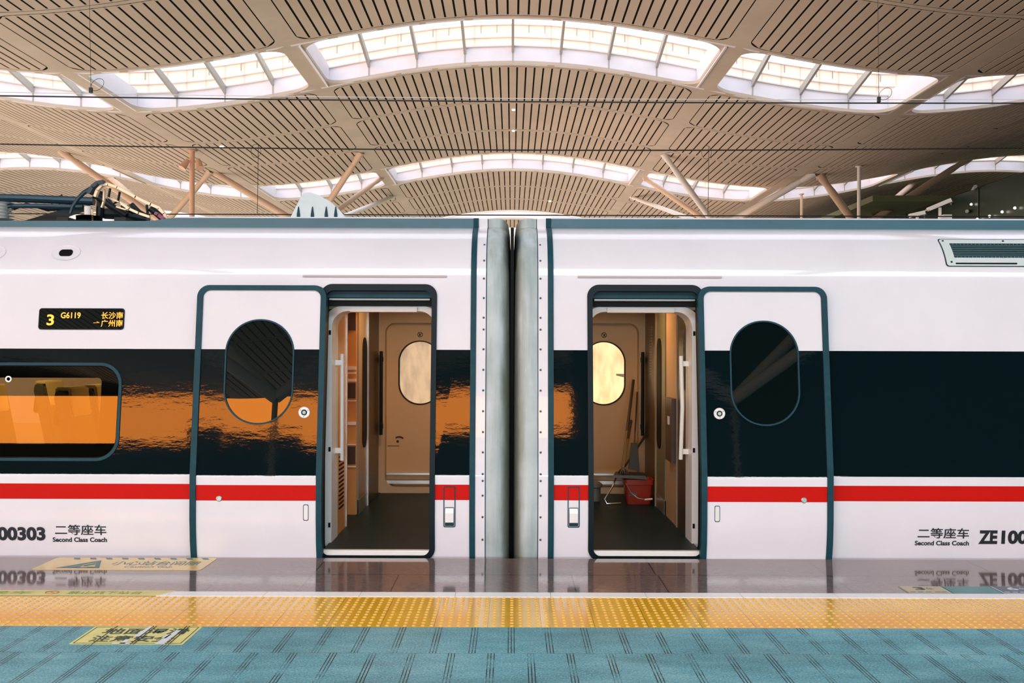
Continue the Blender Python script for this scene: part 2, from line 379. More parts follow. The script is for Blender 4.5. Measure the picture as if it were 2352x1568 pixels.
    g = MB(); g.lathe((1.548, by, bz), [(.013, -.004), (.013, -.010), (.009, -.012)], 20, 'y'); mk('button_lamp', g, emit('button_lamp', (.75, .9, .8), .55), dp)
    for k in range(3):
        a = .6 + k * 2 * PI / 3; g = MB(); g.lathe((1.548 + .032 * math.cos(a), by - .007, bz + .032 * math.sin(a)), [(.003, 0), (.003, -.002)], 8, 'y'); mk('button_screw', g, ink, dp)
    g = MB(); g.lathe((2.165, P(.44) - .058, .44), [(.022, .002), (.022, -.003), (.018, -.006), (.012, -.006), (.011, -.003)], 20, 'y'); mk('door_lock', g, steel, dp)
    mk('grip_rim', ring(rrect(1.502, 1.542, .278, .398, .012), rrect(1.506, 1.538, .283, .393, .010), -.0605, -.05, P), seal, dp)
    mk('recessed_grip', plate(rrect(1.506, 1.538, .283, .393, .010), -.0595, -.05, P), alu, dp)
    # --- small fittings on the side
    g = MB(); g.hexa([(.50, P(2.115) - .012, 2.113), (.50, P(2.1), 2.113), (.50, P(2.1), 2.100), (.50, P(2.1) - .012, 2.100)], [(1.60, P(2.115) - .012, 2.113), (1.60, P(2.1), 2.113), (1.60, P(2.1), 2.100), (1.60, P(2.1) - .012, 2.100)])
    mk('rain_gutter', g, M('gutter_paint', (.50, .42, .42), .5) if s < 0 else bpy.data.materials['gutter_paint'], smooth=False)
    hp = mk('emergency_handle', plate(rrect(.418, .508, .222, .528, .012), -.003, .002, P, [rrect(.4255, .5005, .229, .521, .008)]), seal)
    mk('handle_flap', plate(rrect(.4285, .4975, .378, .518, .006), -.002, .002, P, zc=(ZR0,), paint=lambda z: 1 if z > ZR0 else 0), [white, red], hp)
    mk('handle_well', plate(rrect(.4285, .4975, .231, .371, .006), -.001, .004, P), seal, hp)
    g = MB(); g.hexa([(.432, -.004, .365), (.432, -.022, .33), (.432, -.022, .262), (.432, -.010, .256), (.432, .0, .256), (.432, .0, .365)], [(.494, -.004, .365), (.494, -.022, .33), (.494, -.022, .262), (.494, -.010, .256), (.494, .0, .256), (.494, .0, .365)])
    mk('pull_handle', g, alu, hp, smooth=False)
    # --- vestibule behind the doorway
    g = MB(); g.box(.40, 1.9, .36, 3.26, .0, .04); g.box(.61, 1.42, .075, .36, .0, .04); mk('vestibule_floor', g, vfloor, smooth=False)
    g = MB(); g.box(.40, 1.9, .36, 3.3, 2.03, 2.1); g.box(.40, .45, .36, 3.3, .04, 2.05); g.box(.40, 1.6, .36, .62, 1.86, 2.05); mk('vestibule_ceiling', g, cream, smooth=False)
    A, B = (woodpanel, tan) if s < 0 else (brown, greenish)
    sp = mk('side_panel', MB().box(1.41, 1.48, .62, 1.06, .04, 2.04), A, smooth=False)
    mk('panel_edge', MB().box(1.402, 1.42, 1.05, 1.075, .04, 2.04), steel if s < 0 else tan, sp, smooth=False)
    if s < 0:
        lk = mk('locker_recess', MB().box(1.78, 1.82, 1.0, 1.75, .04, 2.04).box(1.42, 1.8, 1.0, 1.05, .04, 2.04).box(1.42, 1.8, 1.66, 1.72, .04, 2.04), woodpanel, smooth=False)
        for z, h in ((1.362, .030), (1.325, .014), (1.255, .025), (1.075, .008), (.86, .026), (.675, .008), (.475, .008)):
            mk('shelf_rail', MB().box(1.42, 1.62, 1.635, 1.662, z, z + h), alu, lk, smooth=False)
        [mk('locker_panel', MB().box(1.425, 1.62, 1.645, 1.662, a, b), brown, lk, smooth=False) for a, b in ((1.72, 1.90), (1.10, 1.24), (.50, .66))]
        for k in range(14): mk('vent_slot', MB().box(1.405, 1.412, .70, .92, .24 + k * .035, .254 + k * .035), black, sp, smooth=False)
    else:
        lk = mk('notice_panel', MB().box(1.41, 1.48, 1.06, 1.68, .04, 2.04), M('beige_panel', (.50, .33, .20), .45), smooth=False)
        mk('dispenser', MB().box(1.37, 1.42, 1.12, 1.46, .58, 1.13), brown, lk, smooth=False)
        mk('dispenser_slot', MB().box(1.365, 1.372, 1.24, 1.32, .90, .97), alu, lk, smooth=False)
        mk('framed_notice', MB().box(1.398, 1.412, .72, .92, 1.22, 1.72), M('notice_print', (.10, .075, .04), .3, var=.5, scale=25), sp, smooth=False)
    cp = mk('column_panel', MB().box(1.40, 1.48, 1.68, 2.22, .04, 2.04), B, smooth=False)
    mk('column_edge', MB().box(1.385, 1.42, 2.20, 2.235, .04, 2.04), steel if s < 0 else tan, cp, smooth=False)
    mk('grab_recess', plate(rrect(0, .26, .62, 1.66, .11), 0, .012), black, cp)
    gr = bpy.data.objects[C.name]  # recess is turned to face into the vestibule
    ob = [c for c in cp.children if c.name.startswith('grab_recess')][0]
    for v in ob.data.vertices:
        w = v.co + WL[cp.name]; uu = abs(w.x); v.co = Vector((s * (1.394 + w.y), 1.90 + uu, w.z)) - WL[cp.name]
    mk('column_plinth', MB().box(1.396, 1.41, 1.68, 2.2, .04, .17), M('plinth', (.22, .24, .20), .3, .4) if s < 0 else bpy.data.materials['plinth'], cp, smooth=False)
    dk = mk('dark_bulkhead', MB().box(1.40, 1.48, 2.235, 3.05, .04, 2.04), brown, smooth=False)
    if s > 0:
        for k in range(18):
            mk('perforation', MB().box(1.396, 1.402, 2.52, 2.70, 1.30 + k * .028, 1.312 + k * .028), M('perforation', (.25, .17, .10), .4) if k == 0 else bpy.data.materials['perforation'], dk, smooth=False)
    # --- far door: surround, leaf with oval window, grab rail, threshold
    so, si = rrect(.42, 1.46, .04, 2.04, .10, 9), rrect(.585, 1.335, .10, 1.83, .11, 9)
    mk('far_door_surround', ring(so, si, 3.04, 3.24), cream)
    fh = rrect(.762, 1.198, .972, 1.632, .215, 14)
    fd = mk('far_door', plate(rrect(.57, 1.35, .04, 1.84, .10), 3.19, 3.23, zero, [fh]), cream_far, ang=.6)
    mk('far_window_seal', ring(rrect(.75, 1.21, .96, 1.644, .225, 14), fh, 3.182, 3.20), seal_dark, fd)
    mk('far_window_pane', plate(rrect(.755, 1.205, .965, 1.64, .22, 14), 3.212, 3.22), bpy.data.materials['scratched_pane' if s > 0 else 'muted_reflection_pane'], fd)
    g = MB(); g.box(.60, 1.33, 3.10, 3.20, .13, .165); g.box(.60, 1.33, 3.14, 3.20, .22, .24); mk('door_threshold', g, steel, fd, smooth=False)
    mk('notice_sticker', MB().box(.94, 1.02, 3.184, 3.19, 1.655, 1.745), M('sticker_paper', (.62, .50, .36), .5) if s < 0 else bpy.data.materials['sticker_paper'], fd, smooth=False)
    g = MB(); g.lathe((.98, 3.183, 1.708), [(.030, 0), (.030, -.002)], 20, 'y'); mk('notice_disc', g, ink, fd)
    g = MB(); g.lathe((.98, 3.18, 1.708), [(.022, 0), (.022, -.001)], 20, 'y'); mk('notice_disc', g, bpy.data.materials['sticker_paper'], fd)
    g = MB(); g.tube([(.992, 3.177, 1.722), (.982, 3.177, 1.708), (.976, 3.177, 1.692)], .006, 6); g.tube([(.962, 3.177, 1.724), (.998, 3.177, 1.692)], .0035, 6); mk('notice_figure', g, ink, fd)
    if s < 0:
        g = MB(); g.box(1.20, 1.325, 3.184, 3.19, .52, .525); mk('lock_plate', g, ink, fd, smooth=False)
        g = MB(); g.tube([(1.20 + .06 * math.cos(a), 3.184, .56 + .06 * math.sin(a)) for a in [.9 + .25 * k for k in range(7)]], .007, 6); g.lathe((1.215, 3.184, .57), [(.014, 0), (.014, -.004)], 12, 'y'); mk('lock_symbol', g, ink, fd)
    g = MB(); g.tube([(1.36, 2.93, 1.53), (1.36, 2.93, .66)], .018, 12); g.box(1.35, 1.375, 2.93, 3.06, 1.42, 1.47); g.box(1.35, 1.375, 2.93, 3.06, .72, .77); mk('far_grab_rail', g, seal_dark)
    g = MB(); g.tube([(1.345, .50, 1.50), (1.35, .46, 1.1), (1.345, .50, .68)] if s > 0 else [(1.355, .52, 1.51), (1.355, .52, .66)], .016, 12); g.box(1.35, 1.41, .50, .54, 1.42, 1.46); g.box(1.35, 1.41, .50, .54, .72, .76)
    mk('door_grab_rail', g, M('white_rail', (.8, .78, .72), .35) if s > 0 else alu)
    ll = bpy.data.lights.new('vestibule_lamp', 'AREA'); ll.size = .5; ll.energy = 14 if s < 0 else 9; ll.color = (1, .56, .22)
    lo = bpy.data.objects.new('vestibule_lamp', ll); link(lo); lo.location = (s * .95, 1.7, 2.02)
    mk('ceiling_lamp', MB().box(.7, 1.2, 1.45, 1.95, 2.022, 2.032), emit('warm_lamp', (1, .6, .25), 2.0) if s < 0 else bpy.data.materials['warm_lamp'], smooth=False)
    return C, mk
def scratched(name, tint, milk):
    q = NT(name); t = q.t; t.nodes.remove(q.b)
    tr = q.n('ShaderNodeBsdfTransparent'); tr.inputs[0].default_value = (*tint, 1)
    df = q.n('ShaderNodeBsdfTranslucent'); df.inputs[0].default_value = (*milk, 1)
    f = q.ramp(q.noise(9, 6, (1, 1, .35)), [(.42, (.05,) * 3), (.66, (.30,) * 3)]); mx = q.n('ShaderNodeMixShader')
    t.links.new(f, mx.inputs[0]); t.links.new(tr.outputs[0], mx.inputs[1]); t.links.new(df.outputs[0], mx.inputs[2]); t.links.new(mx.outputs[0], t.nodes['Material Output'].inputs[0])
scratched('scratched_pane', (.95, .90, .78), (.8, .6, .35)); scratched('muted_reflection_pane', (.70, .64, .60), (.75, .68, .62))  # left pane's dim tint stands in for its muted reflections
CL, mkl = coach(-1, 'left white coach with lit amber destination display, passenger window and roof pantograph')
CR, mkr = coach(1, 'right white coach with mesh air vent at its roof shoulder and no display')

# left coach only: passenger window, display, roof vents, lettering
mkl('side_window', ring(rrect(2.94, 4.765, .707, 1.44, .165), rrect(2.962, 4.743, .729, 1.418, .147), -.008, .02, P), seal)
SWN = bpy.data.objects['side_window']
mkl('window_pane', plate(rrect(2.97, 4.735, .737, 1.41, .138), .004, .010, P), tinted, SWN)
mkl('window_border', ring(rrect(2.96, 4.74, .73, 1.42, .14), rrect(3.10, 4.70, .83, 1.325, .03), .012, .03, P), black, SWN)
g = MB(); g.lathe((3.80, P(1.318) - .0, 1.315), [(.024, .002), (.024, -.001), (.014, -.001), (.013, .002)], 24, 'y'); mkl('window_mark', g, alu, SWN)
g = MB(); g.box(2.44, UE, .13, 3.25, .0, .04); g.box(2.40, 2.45, .25, 3.25, 0, 2.1); g.box(2.42, UE, .25, 3.25, 2.0, 2.06)
mkl('saloon_lining', g, cream, smooth=False)
g = MB(); g.box(2.42, UE, 3.16, 3.2, 0, .75); g.box(2.42, UE, 3.16, 3.2, 1.35, 2.06); mkl('saloon_far_wall', g, cream, smooth=False)
g = MB(); g.box(2.55, 3.05, 2.1, 2.14, .04, 2.0); g.box(2.60, 3.0, 2.09, 2.1, 1.0, 1.02); mkl('saloon_bulkhead', g, M('yellow_laminate', (.60, .40, .12), .4), smooth=False)
dsp = mkl('destination_display', plate(rrect(2.952, 3.592, 1.695, 1.848, .02), -.004, .01, P), darkglass)
dpl = lambda u, v: Vector((u, P(v) - .0055, v))
for body, u0, u1, v0, v1, b in (('3', -3.535, -3.480, 1.722, 1.805, .02), ('G6119', -3.430, -3.280, 1.776, 1.822, .015), ('长沙南', -3.122, -2.957, 1.772, 1.825, .006), ('→', -3.180, -3.130, 1.732, 1.752, .01), ('广州南', -3.122, -2.957, 1.712, 1.765, .006)):
    text('display_text', body, led, u0, u1, v0, v1, dpl, dsp, b)
mkl('display_rim', ring(rrect(2.947, 3.597, 1.69, 1.853, .022), rrect(2.953, 3.591, 1.696, 1.847, .018), -.006, .004, P), seal_dark, dsp)
def vent_dimple(u):
    z = 2.285; b = bmesh.new(); L = []
    for rx, rz, off in ((.110, .062, .0), (.102, .057, .008), (.085, .046, .012), (.058, .030, .012), (.052, .026, .03)):
        L.append([b.verts.new((u + rx * math.cos(2 * PI * k / 32), sh_at(z + rz * math.sin(2 * PI * k / 32)) - .005 + off * .4, z + rz * math.sin(2 * PI * k / 32))) for k in range(32)])
    for A, B in zip(L, L[1:]):
        for k in range(32): b.faces.new((A[k], A[(k + 1) % 32], B[(k + 1) % 32], B[k]))
    d = mkl('roof_drain', b, white)
    slot = rrect(u - .052, u + .052, z - .027, z + .027, .026); mkl('drain_slot', plate(slot, -.0055, .0, sh_at), black, d)
vent_dimple(3.442); vent_dimple(4.015)
text('coach_letters', 'ZE', ink, -4.054, -3.914, .112, .216, side, CL, .045); text('coach_number', '100303', ink, -3.882, -3.478, .112, .216, side, CL, .045)
text('class_lettering', '二等座车', ink, -3.405, -3.022, .155, .234, side, CL, .014)
text('class_lettering', 'Second Class Coach', ink, -3.425, -3.020, .102, .138, side, CL, .03)
text('coach_letters', 'ZE', ink, 3.486, 3.626, .107, .211, side, CR, .045); text('coach_number', '100303', ink, 3.657, 4.062, .107, .211, side, CR, .045)
text('class_lettering', '二等座车', ink, 3.030, 3.413, .148, .227, side, CR, .014)
text('class_lettering', 'Second Class Coach', ink, 3.012, 3.416, .095, .131, side, CR, .03)
# right coach only: air vent with mesh
vz0, vz1 = 2.20, 2.42
vo = [(u, z) for u, z in rrect(3.335, 5.2, vz0, vz1, .02, step=.04)]; vi = [(u, z) for u, z in rrect(3.40, 5.12, vz0 + .065, vz1 - .035, .004, step=.04)]
av = mkr('air_vent', plate(vo, -.012, .005, sh_at, [vi], [vz0 + .02 * k for k in range(1, 11)]), M('vent_paint', (.62, .68, .70), .35))
mkr('vent_seam', ring(rrect(3.328, 5.207, vz0 - .006, vz1 + .006, .022), rrect(3.336, 5.199, vz0 + .002, vz1 - .002, .02), -.006, .004, sh_at), seal, av)
g = MB()
for k in range(59):
    u = 3.40 + k * .0295; g.hexa([(u - .002, sh_at(vz0 + .06) - .006, vz0 + .06), (u + .002, sh_at(vz0 + .06) - .006, vz0 + .06), (u + .002, sh_at(vz0 + .06), vz0 + .06), (u - .002, sh_at(vz0 + .06), vz0 + .06)],
                                 [(u - .002, sh_at(vz1 - .03) - .006, vz1 - .03), (u + .002, sh_at(vz1 - .03) - .006, vz1 - .03), (u + .002, sh_at(vz1 - .03), vz1 - .03), (u - .002, sh_at(vz1 - .03), vz1 - .03)])
for k in range(9):
    z = vz0 + .065 + k * .015; g.box(3.40, 5.12, sh_at(z) - .007, sh_at(z) - .002, z - .0015, z + .0015)
mkr('vent_mesh', g, M('vent_wire', (.16, .28, .31), .4, .3), av, smooth=False)
mkr('vent_backing', plate(vi, -.0015, .004, sh_at, (), [vz0 + .02 * k for k in range(1, 11)]), M('vent_dark', (.006, .03, .034), .5), av)
for u in (3.40, 4.05):
    g = MB(); g.box(u, u + .47, sh_at(vz0 + .02) - .016, sh_at(vz0 + .02) - .010, vz0 + .012, vz0 + .024); mkr('vent_slot', g, black, av, smooth=False)
for u, z in ((3.36, vz1 - .015), (3.83, vz1 - .015), (3.37, vz0 + .03), (3.96, vz0 + .03), (4.45, vz1 - .015)):
    g = MB(); g.lathe((u, sh_at(z) - .012, z), [(.008, .003), (.008, -.004), (.004, -.006)], 10, 'y'); mkr('vent_bolt', g, ink, av)
# saloon lighting
area('saloon_lamp', (-4.2, 1.7, 1.98), (0, 0, 0), 3.2, .5, 60, (1, .62, .20))

# passenger seats seen through the window
fabric = M('seat_fabric', (.10, .11, .12), .8, var=.2, scale=40); linen = M('headrest_linen', (.75, .66, .48), .7)
def seat(x, y, label):
    T = tag(empty('passenger_seat', (x, y, .04)), label, 'seat', 'seats behind the train window')
    def bar(name, pts, w, m, par=T):
        b = bmesh.new(); A = [b.verts.new((x + p, y - w, .04 + q)) for p, q in pts]; B = [b.verts.new((x + p, y + w, .04 + q)) for p, q in pts]
        b.faces.new(A); b.faces.new(B[::-1])
        for i in range(len(pts)): b.faces.new((A[i], B[i], B[(i + 1) % len(pts)], A[(i + 1) % len(pts)]))
        bmesh.ops.bevel(b, geom=b.edges[:], offset=.012, segments=2, affect='EDGES'); return obj(name, b, m, par)
    bar('seat_cushion', [(.02, .36), (.48, .40), (.50, .46), (.44, .49), (.02, .45)], .21, fabric)
    bk = bar('backrest', [(-.02, .42), (.08, .42), (-.07, 1.16), (-.15, 1.18), (-.17, 1.12)], .21, fabric)
    bar('headrest_cover', [(-.185, .90), (-.175, .89), (-.165, 1.185), (-.06, 1.185), (-.035, .96), (-.025, .97), (-.05, 1.20), (-.175, 1.20)], .17, linen, bk)
    bar('armrest', [(.0, .62), (.36, .64), (.36, .67), (.0, .66)], .025, seal_dark); bar('pedestal', [(.15, .0), (.32, .0), (.30, .37), (.17, .37)], .12, steel)
for x, y, lb in ((-3.44, .62, 'seat nearest the window pane, in the row nearest the door'), (-3.44, 1.10, 'second seat from the window pane, in the row nearest the door'), (-4.36, 1.10, 'seat inward of the window in the row farther from the door'),
                 (-3.44, 2.35, 'seat across the aisle beside the yellow bulkhead'), (-4.36, 2.2, 'seat across the aisle in the row farther from the door'), (-4.36, .62, 'seat nearest the pane in the row cut by the picture edge')):
    seat(x, y, lb + ', white linen headrest')

# ---------------------------------------------------------------- pantograph and cowl on the left coach's roof, small gear on the right
gear = M('roof_gear_metal', (.006, .013, .018), .45, .2, spec=.3); bluesteel = M('blue_grey_tube', (.014, .045, .07), .35, .3); bronze = M('pale_copper_strip', (.85, .66, .48), .35, .35); porcelain = M('porcelain', (.55, .60, .60), .3)
def path(pts, Y): return [at(x, y + 3, Y + dy) for x, y, dy in [(p + (0,))[:3] for p in pts]]
def pt_tube(name, pts, Y, r, m, par, n=10):
    g = MB(); g.tube(path(pts, Y), r, n); return obj(name, g, m, par)
YP = 1.55
g = MB(); zb = 2.585
for y in (1.25, 2.1): g.box(-5.8, -3.25, y - .04, y + .04, zb, zb + .06)
for x in (-5.4, -4.6, -3.9, -3.4): g.box(x - .05, x + .05, 1.2, 2.15, zb + .03, zb + .10)
PB = obj('pantograph', g, gear, CL, smooth=False); PB['label'] = 'folded pantograph with pale curved horn strips'
pt_tube('upper_arm', [(-60, 453), (60, 456), (215, 462)], YP, .038, bluesteel, PB)
pt_tube('lower_arm', [(-60, 474), (80, 473), (190, 475)], YP - .25, .021, bluesteel, PB)
pt_tube('control_rod', [(20, 485), (60, 468), (110, 482), (180, 478)], YP + .2, .013, gear, PB)
g = MB(); g.hexa(path([(55, 507), (150, 478), (205, 470), (212, 480), (185, 488), (160, 497), (140, 508)], YP - .1), path([(55, 507), (150, 478), (205, 470), (212, 480), (185, 488), (160, 497), (140, 508)], YP + .1)); obj('base_arm', g, gear, PB, smooth=False)
pt_tube('dark_horn', [(161, 490), (166, 474), (178, 456), (192, 442), (206, 434), (218, 433)], YP - .35, [.012, .016, .018, .02, .022, .022], bluesteel, PB)
def strip(name, pts, Y, w, t, m, par):
    g = MB(); c = path(pts, Y)
    for a, b in zip(c, c[1:]):
        d = (b - a).normalized(); nrm = Vector((-d.z, 0, d.x)) * t; W = Vector((0, w, 0)); a2, b2 = a - d * .004, b + d * .004
        g.hexa([a2 - W, a2 - W + nrm, a2 + W + nrm, a2 + W], [b2 - W, b2 - W + nrm, b2 + W + nrm, b2 + W])
    return obj(name, g, m, par)
strip('contact_strip', [(221, 452), (226, 438), (236, 427), (248, 426), (268, 433), (310, 455), (345, 472), (364, 480), (374, 492), (380, 503)], YP - .45, .02, .022, bronze, PB)
strip('horn_cap', [(208, 446), (216, 432), (226, 424), (238, 422)], YP - .47, .03, .03, bluesteel, PB)
strip('contact_strip', [(237, 436), (236, 462), (232, 475)], YP - .40, .015, .012, bronze, PB)
strip('collector_bar', [(250, 456), (275, 466), (292, 473), (290, 480), (270, 474)], YP - .3, .03, .012, bronze, PB)
strip('link_bar', [(278, 470), (296, 482), (318, 492), (342, 500)], YP - .42, .02, .02, bronze, PB)
for pts, r in (([(228, 440), (230, 465), (228, 500)], .035), ([(252, 432), (248, 455), (258, 468), (270, 462), (274, 440)], .011), ([(300, 470), (318, 488), (340, 500)], .03), ([(336, 470), (338, 488), (330, 498)], .012), ([(345, 478), (358, 488), (372, 500)], .03), ([(280, 480), (300, 478), (310, 490)], .04), ([(215, 448), (222, 450), (250, 470), (290, 495)], .03), ([(140, 466), (133, 452), (140, 448), (146, 458), (148, 468)], .009), ([(240, 490), (280, 492), (340, 503)], .05)):
    pt_tube('linkage', pts, YP + random.uniform(-.15, .15), r, gear, PB)
def insulator(px, py0, py1, Y, r, m):
    a, b = at(px, py1 + 3, Y), at(px, py0 + 3, Y); h = b.z - a.z; pr = []
    for k in range(6): pr += [(r * .55, h * k / 6), (r, h * (k + .35) / 6), (r * .55, h * (k + .6) / 6)]
    g = MB(); g.lathe(a, pr, 18); return obj('insulator', g, m, PB)
insulator(4, 462, 506, 1.3, .10, porcelain); insulator(204, 495, 508, 1.15, .11, gear)
g = MB(); a = at(201, 498, 1.12); g.lathe(a, [(.03, 0), (.03, .075), (.026, .08)], 14); obj('insulator_post', g, strutw, PB)
g = MB(); g.tube(path([(211, 480), (212, 508)], 1.1), .008, 6); obj('earth_strap', g, bronze, PB)
for px, w in ((122, 18), (70, 14)):
    g = MB(); a = at(px, 511, 1.0); g.box(a.x - w / 560, a.x + w / 560, .95, 1.02, 2.58, 2.61 if w > 15 else 2.602); obj('roof_bracket', g, bronze if w > 15 else gear, PB, smooth=False)
strip('purple_cable', [(356, 492), (362, 496), (374, 505)], YP - .5, .03, .025, M('purple_cable', (.25, .06, .13), .5), PB)
# streamlined white cowl with dark slots
b = bmesh.new(); Yc = 1.0
outl = [(-1.862, 0), (-1.845, .03), (-1.80, .125), (-1.772, .185), (-1.752, .205), (-1.72, .208), (-1.66, .188), (-1.585, .140), (-1.53, .085), (-1.49, .03), (-1.482, 0)]
rows = [(0, 1.0, 1.0), (.03, 1.0, 1.0), (.10, .99, .97), (.18, .96, .90), (.26, .90, .75), (.33, .82, .5), (.36, .78, .0)]
L = []
for dy, sx_, sz_ in rows: L.append([b.verts.new((-1.650 + (x + 1.672) * sx_ * 1.36, Yc + dy * 1.4, 2.61 + z * sz_ * 1.27)) for x, z in outl])
for A, B in zip(L, L[1:]):
    for i in range(len(outl) - 1): b.faces.new((A[i], A[i + 1], B[i + 1], B[i]))
b.faces.new(L[0])
AC = obj('antenna_cowl', b, M('cowl_white', (.62, .70, .74), .4, var=.06, scale=8), CL, ang=.9)
for x in (-1.808, -1.690, -1.573, -1.493):
    g = MB(); pr = [(x - .017, 0), (x - .015, .075), (x - .004, .14), (x + .002, .14), (x + .012, .075), (x + .015, 0)]
    g.hexa([(p, Yc - .008, 2.612 + q) for p, q in pr], [(p, Yc + .02, 2.612 + q) for p, q in pr]); obj('cowl_slot', g, seal, AC, smooth=False)
for k, (c, o) in enumerate(((bronze, -.02), (white, -.008), (bronze, .006))):
    g = MB(); g.tube([(-1.413 + o, Yc + .02 + .01 * k, 2.61), (-1.443 + o, Yc + .02, 2.68), (-1.508 + o, Yc + .03, 2.765), (-1.588 + o, Yc + .04, 2.825)], .007, 6); obj('cowl_rim_glint', g, c, AC)  # low sun's rim on the cowl edge drawn as pale orange and white tubes
for px, w in ((1690, 10), (1830, 14), (1860, 8), (2250, 10), (2145, 24), (2325, 30), (950, 8)):
    a = at(px, 505, .75); g = MB(); g.box(a.x - w / 560, a.x + w / 560, .70, .78, 2.59, 2.612 if w > 20 else 2.628); obj('roof_lug', g, seal_dark, CR if px > 1176 else CL, smooth=False)

# ---------------------------------------------------------------- platform (the setting's floor)
FL = tag(empty('floor'), kind='structure')
def granite_material():
    q = NT('polished_granite'); p, xyz = q.pos(); X, Y = xyz[0], xyz[1]
    g = q.noise(60, 5, (.35, 1.6, 1)); h = q.noise(3, 3)
    c = q.mix(.45, q.ramp(g, [(.32, (.09, .07, .07)), (.55, (.20, .135, .13)), (.75, (.30, .21, .20))]), q.ramp(h, [(.35, (.17, .125, .13)), (.65, (.25, .16, .145))]))
    row1 = q.math('GREATER_THAN', Y, -.585)
    s1 = q.math('LESS_THAN', q.math('ABSOLUTE', q.math('SUBTRACT', q.math('FLOORED_MODULO', q.math('ADD', X, .365 + 60), 1.18), .59)), .585)
    s2 = q.math('LESS_THAN', q.math('ABSOLUTE', q.math('SUBTRACT', q.math('FLOORED_MODULO', q.math('ADD', X, .072 + 60), .593), .2965)), .2925)
    s = q.math('ADD', q.math('MULTIPLY', row1, s1), q.math('MULTIPLY', q.math('SUBTRACT', 1, row1), s2))
    y1 = q.math('GREATER_THAN', q.math('ABSOLUTE', q.math('ADD', Y, .585)), .007)
    s = q.math('MULTIPLY', s, y1); c = q.mix(s, (.035, .035, .04), c)
    fine = q.noise(90, 3, (.25, 2.2, 1)); r = q.math('MULTIPLY_ADD', fine, .08, .035)
    q.base(c, r, spec=.75); hh = q.math('MULTIPLY_ADD', s, .6, q.math('MULTIPLY', fine, .03)); q.bump(hh, .12, .004); return q.m
def tactile_material():
    q = NT('yellow_tactile_tile'); p, xyz = q.pos(); X, Y = xyz[0], xyz[1]
    s = q.math('LESS_THAN', q.math('ABSOLUTE', q.math('SUBTRACT', q.math('FLOORED_MODULO', q.math('ADD', X, .0713 + 60), .2997), .14985)), .1487)
    s = q.math('MULTIPLY', s, q.math('GREATER_THAN', q.math('ABSOLUTE', q.math('ADD', Y, 1.535)), .0013))
    h = q.noise(2.2, 4); c = q.ramp(h, [(.35, (.88, .44, .010)), (.6, (.95, .51, .014)), (.8, (.96, .54, .02))])
    q.base(q.mix(s, (.20, .10, .02), c), .20, spec=1.0, coat=.7, coat_rough=.11); return q.m
def teal_material():
    q = NT('teal_grey_granite'); p, xyz = q.pos(); X, Y = xyz[0], xyz[1]
    row = q.math('FLOOR', q.math('DIVIDE', q.math('ADD', Y, 1.88), .4775))
    off = q.math('MULTIPLY', q.math('FLOORED_MODULO', row, 2), .102)
    xx = q.math('ABSOLUTE', q.math('SUBTRACT', q.math('FLOORED_MODULO', q.math('ADD', q.math('SUBTRACT', X, off), .492 + 60), .2003), .10015))
    lines = q.math('MINIMUM', xx, q.math('ABSOLUTE', q.math('SUBTRACT', xx, .0158)))
    gr = q.math('LESS_THAN', lines, .0027)
    yl = q.math('LESS_THAN', q.math('ABSOLUTE', q.math('SUBTRACT', q.math('FLOORED_MODULO', q.math('ADD', Y, 1.88 + 47.75), .4775), .23875)), .2374)
    fine = q.noise(95, 6, (1, 1, 1), .8); mid = q.noise(3.2, 6, (.6, 1.4, 1), .65); big = q.noise(1.1, 3, (.5, 1.2, 1))
    c = q.ramp(fine, [(.36, (.012, .075, .10)), (.50, (.095, .33, .40)), (.64, (.44, .68, .73))])
    c2 = q.ramp(mid, [(.30, (.02, .09, .115)), (.5, (.10, .33, .40)), (.72, (.34, .60, .65))]); c = q.mix(.38, c, c2)
    st = q.ramp(big, [(.32, (.55, .62, .6)), (.5, (1, 1, 1))]); m = q.n('ShaderNodeMix', data_type='RGBA', blend_type='MULTIPLY'); m.inputs[0].default_value = .8
    q.t.links.new(c, m.inputs[6]); q.t.links.new(st, m.inputs[7]); c = m.outputs[2]
    dirt = q.ramp(q.noise(5, 3), [(.35, (.0,) * 3), (.55, (1,) * 3)])
    c = q.mix(q.math('MULTIPLY', gr, q.math('MULTIPLY_ADD', dirt, .75, .25)), c, (.006, .022, .026)); c = q.mix(yl, (.03, .09, .11), c)
    q.base(c, .5, spec=.35); q.bump(q.math('SUBTRACT', q.math('MULTIPLY', fine, .15), gr), .3, .004); return q.m
XW = 16
g = MB(); g.box(-XW, XW, -1.09, -.045, -.35, 0); obj('granite_edge', g, granite_material(), FL, smooth=False)
g = MB(); g.box(-XW, XW, -.045, -.038, -.05, -.004); obj('edge_strip', g, alu, FL, smooth=False)
g = MB()
for k in range(-30, 30): g.box(-.072 + .6 * k + .0015 - .28, -.072 + .6 * (k + 1) - .0015 - .28, -1.205, -1.09, -.05, .003)
obj('white_line', g, M('white_line_paint', (.95, .93, .95), .35), FL, smooth=False)
tact = tactile_material()
g = MB(); g.box(-XW, XW, -1.882, -1.205, -.05, .0); tl = obj('tactile_strip', g, tact, FL, smooth=False)
b = bmesh.new(); ys = [-1.205 - (1.535 - 1.205) * (j + .5) / 6 for j in range(6)] + [-1.535 - (1.882 - 1.535) * (j + .5) / 6 for j in range(6)]
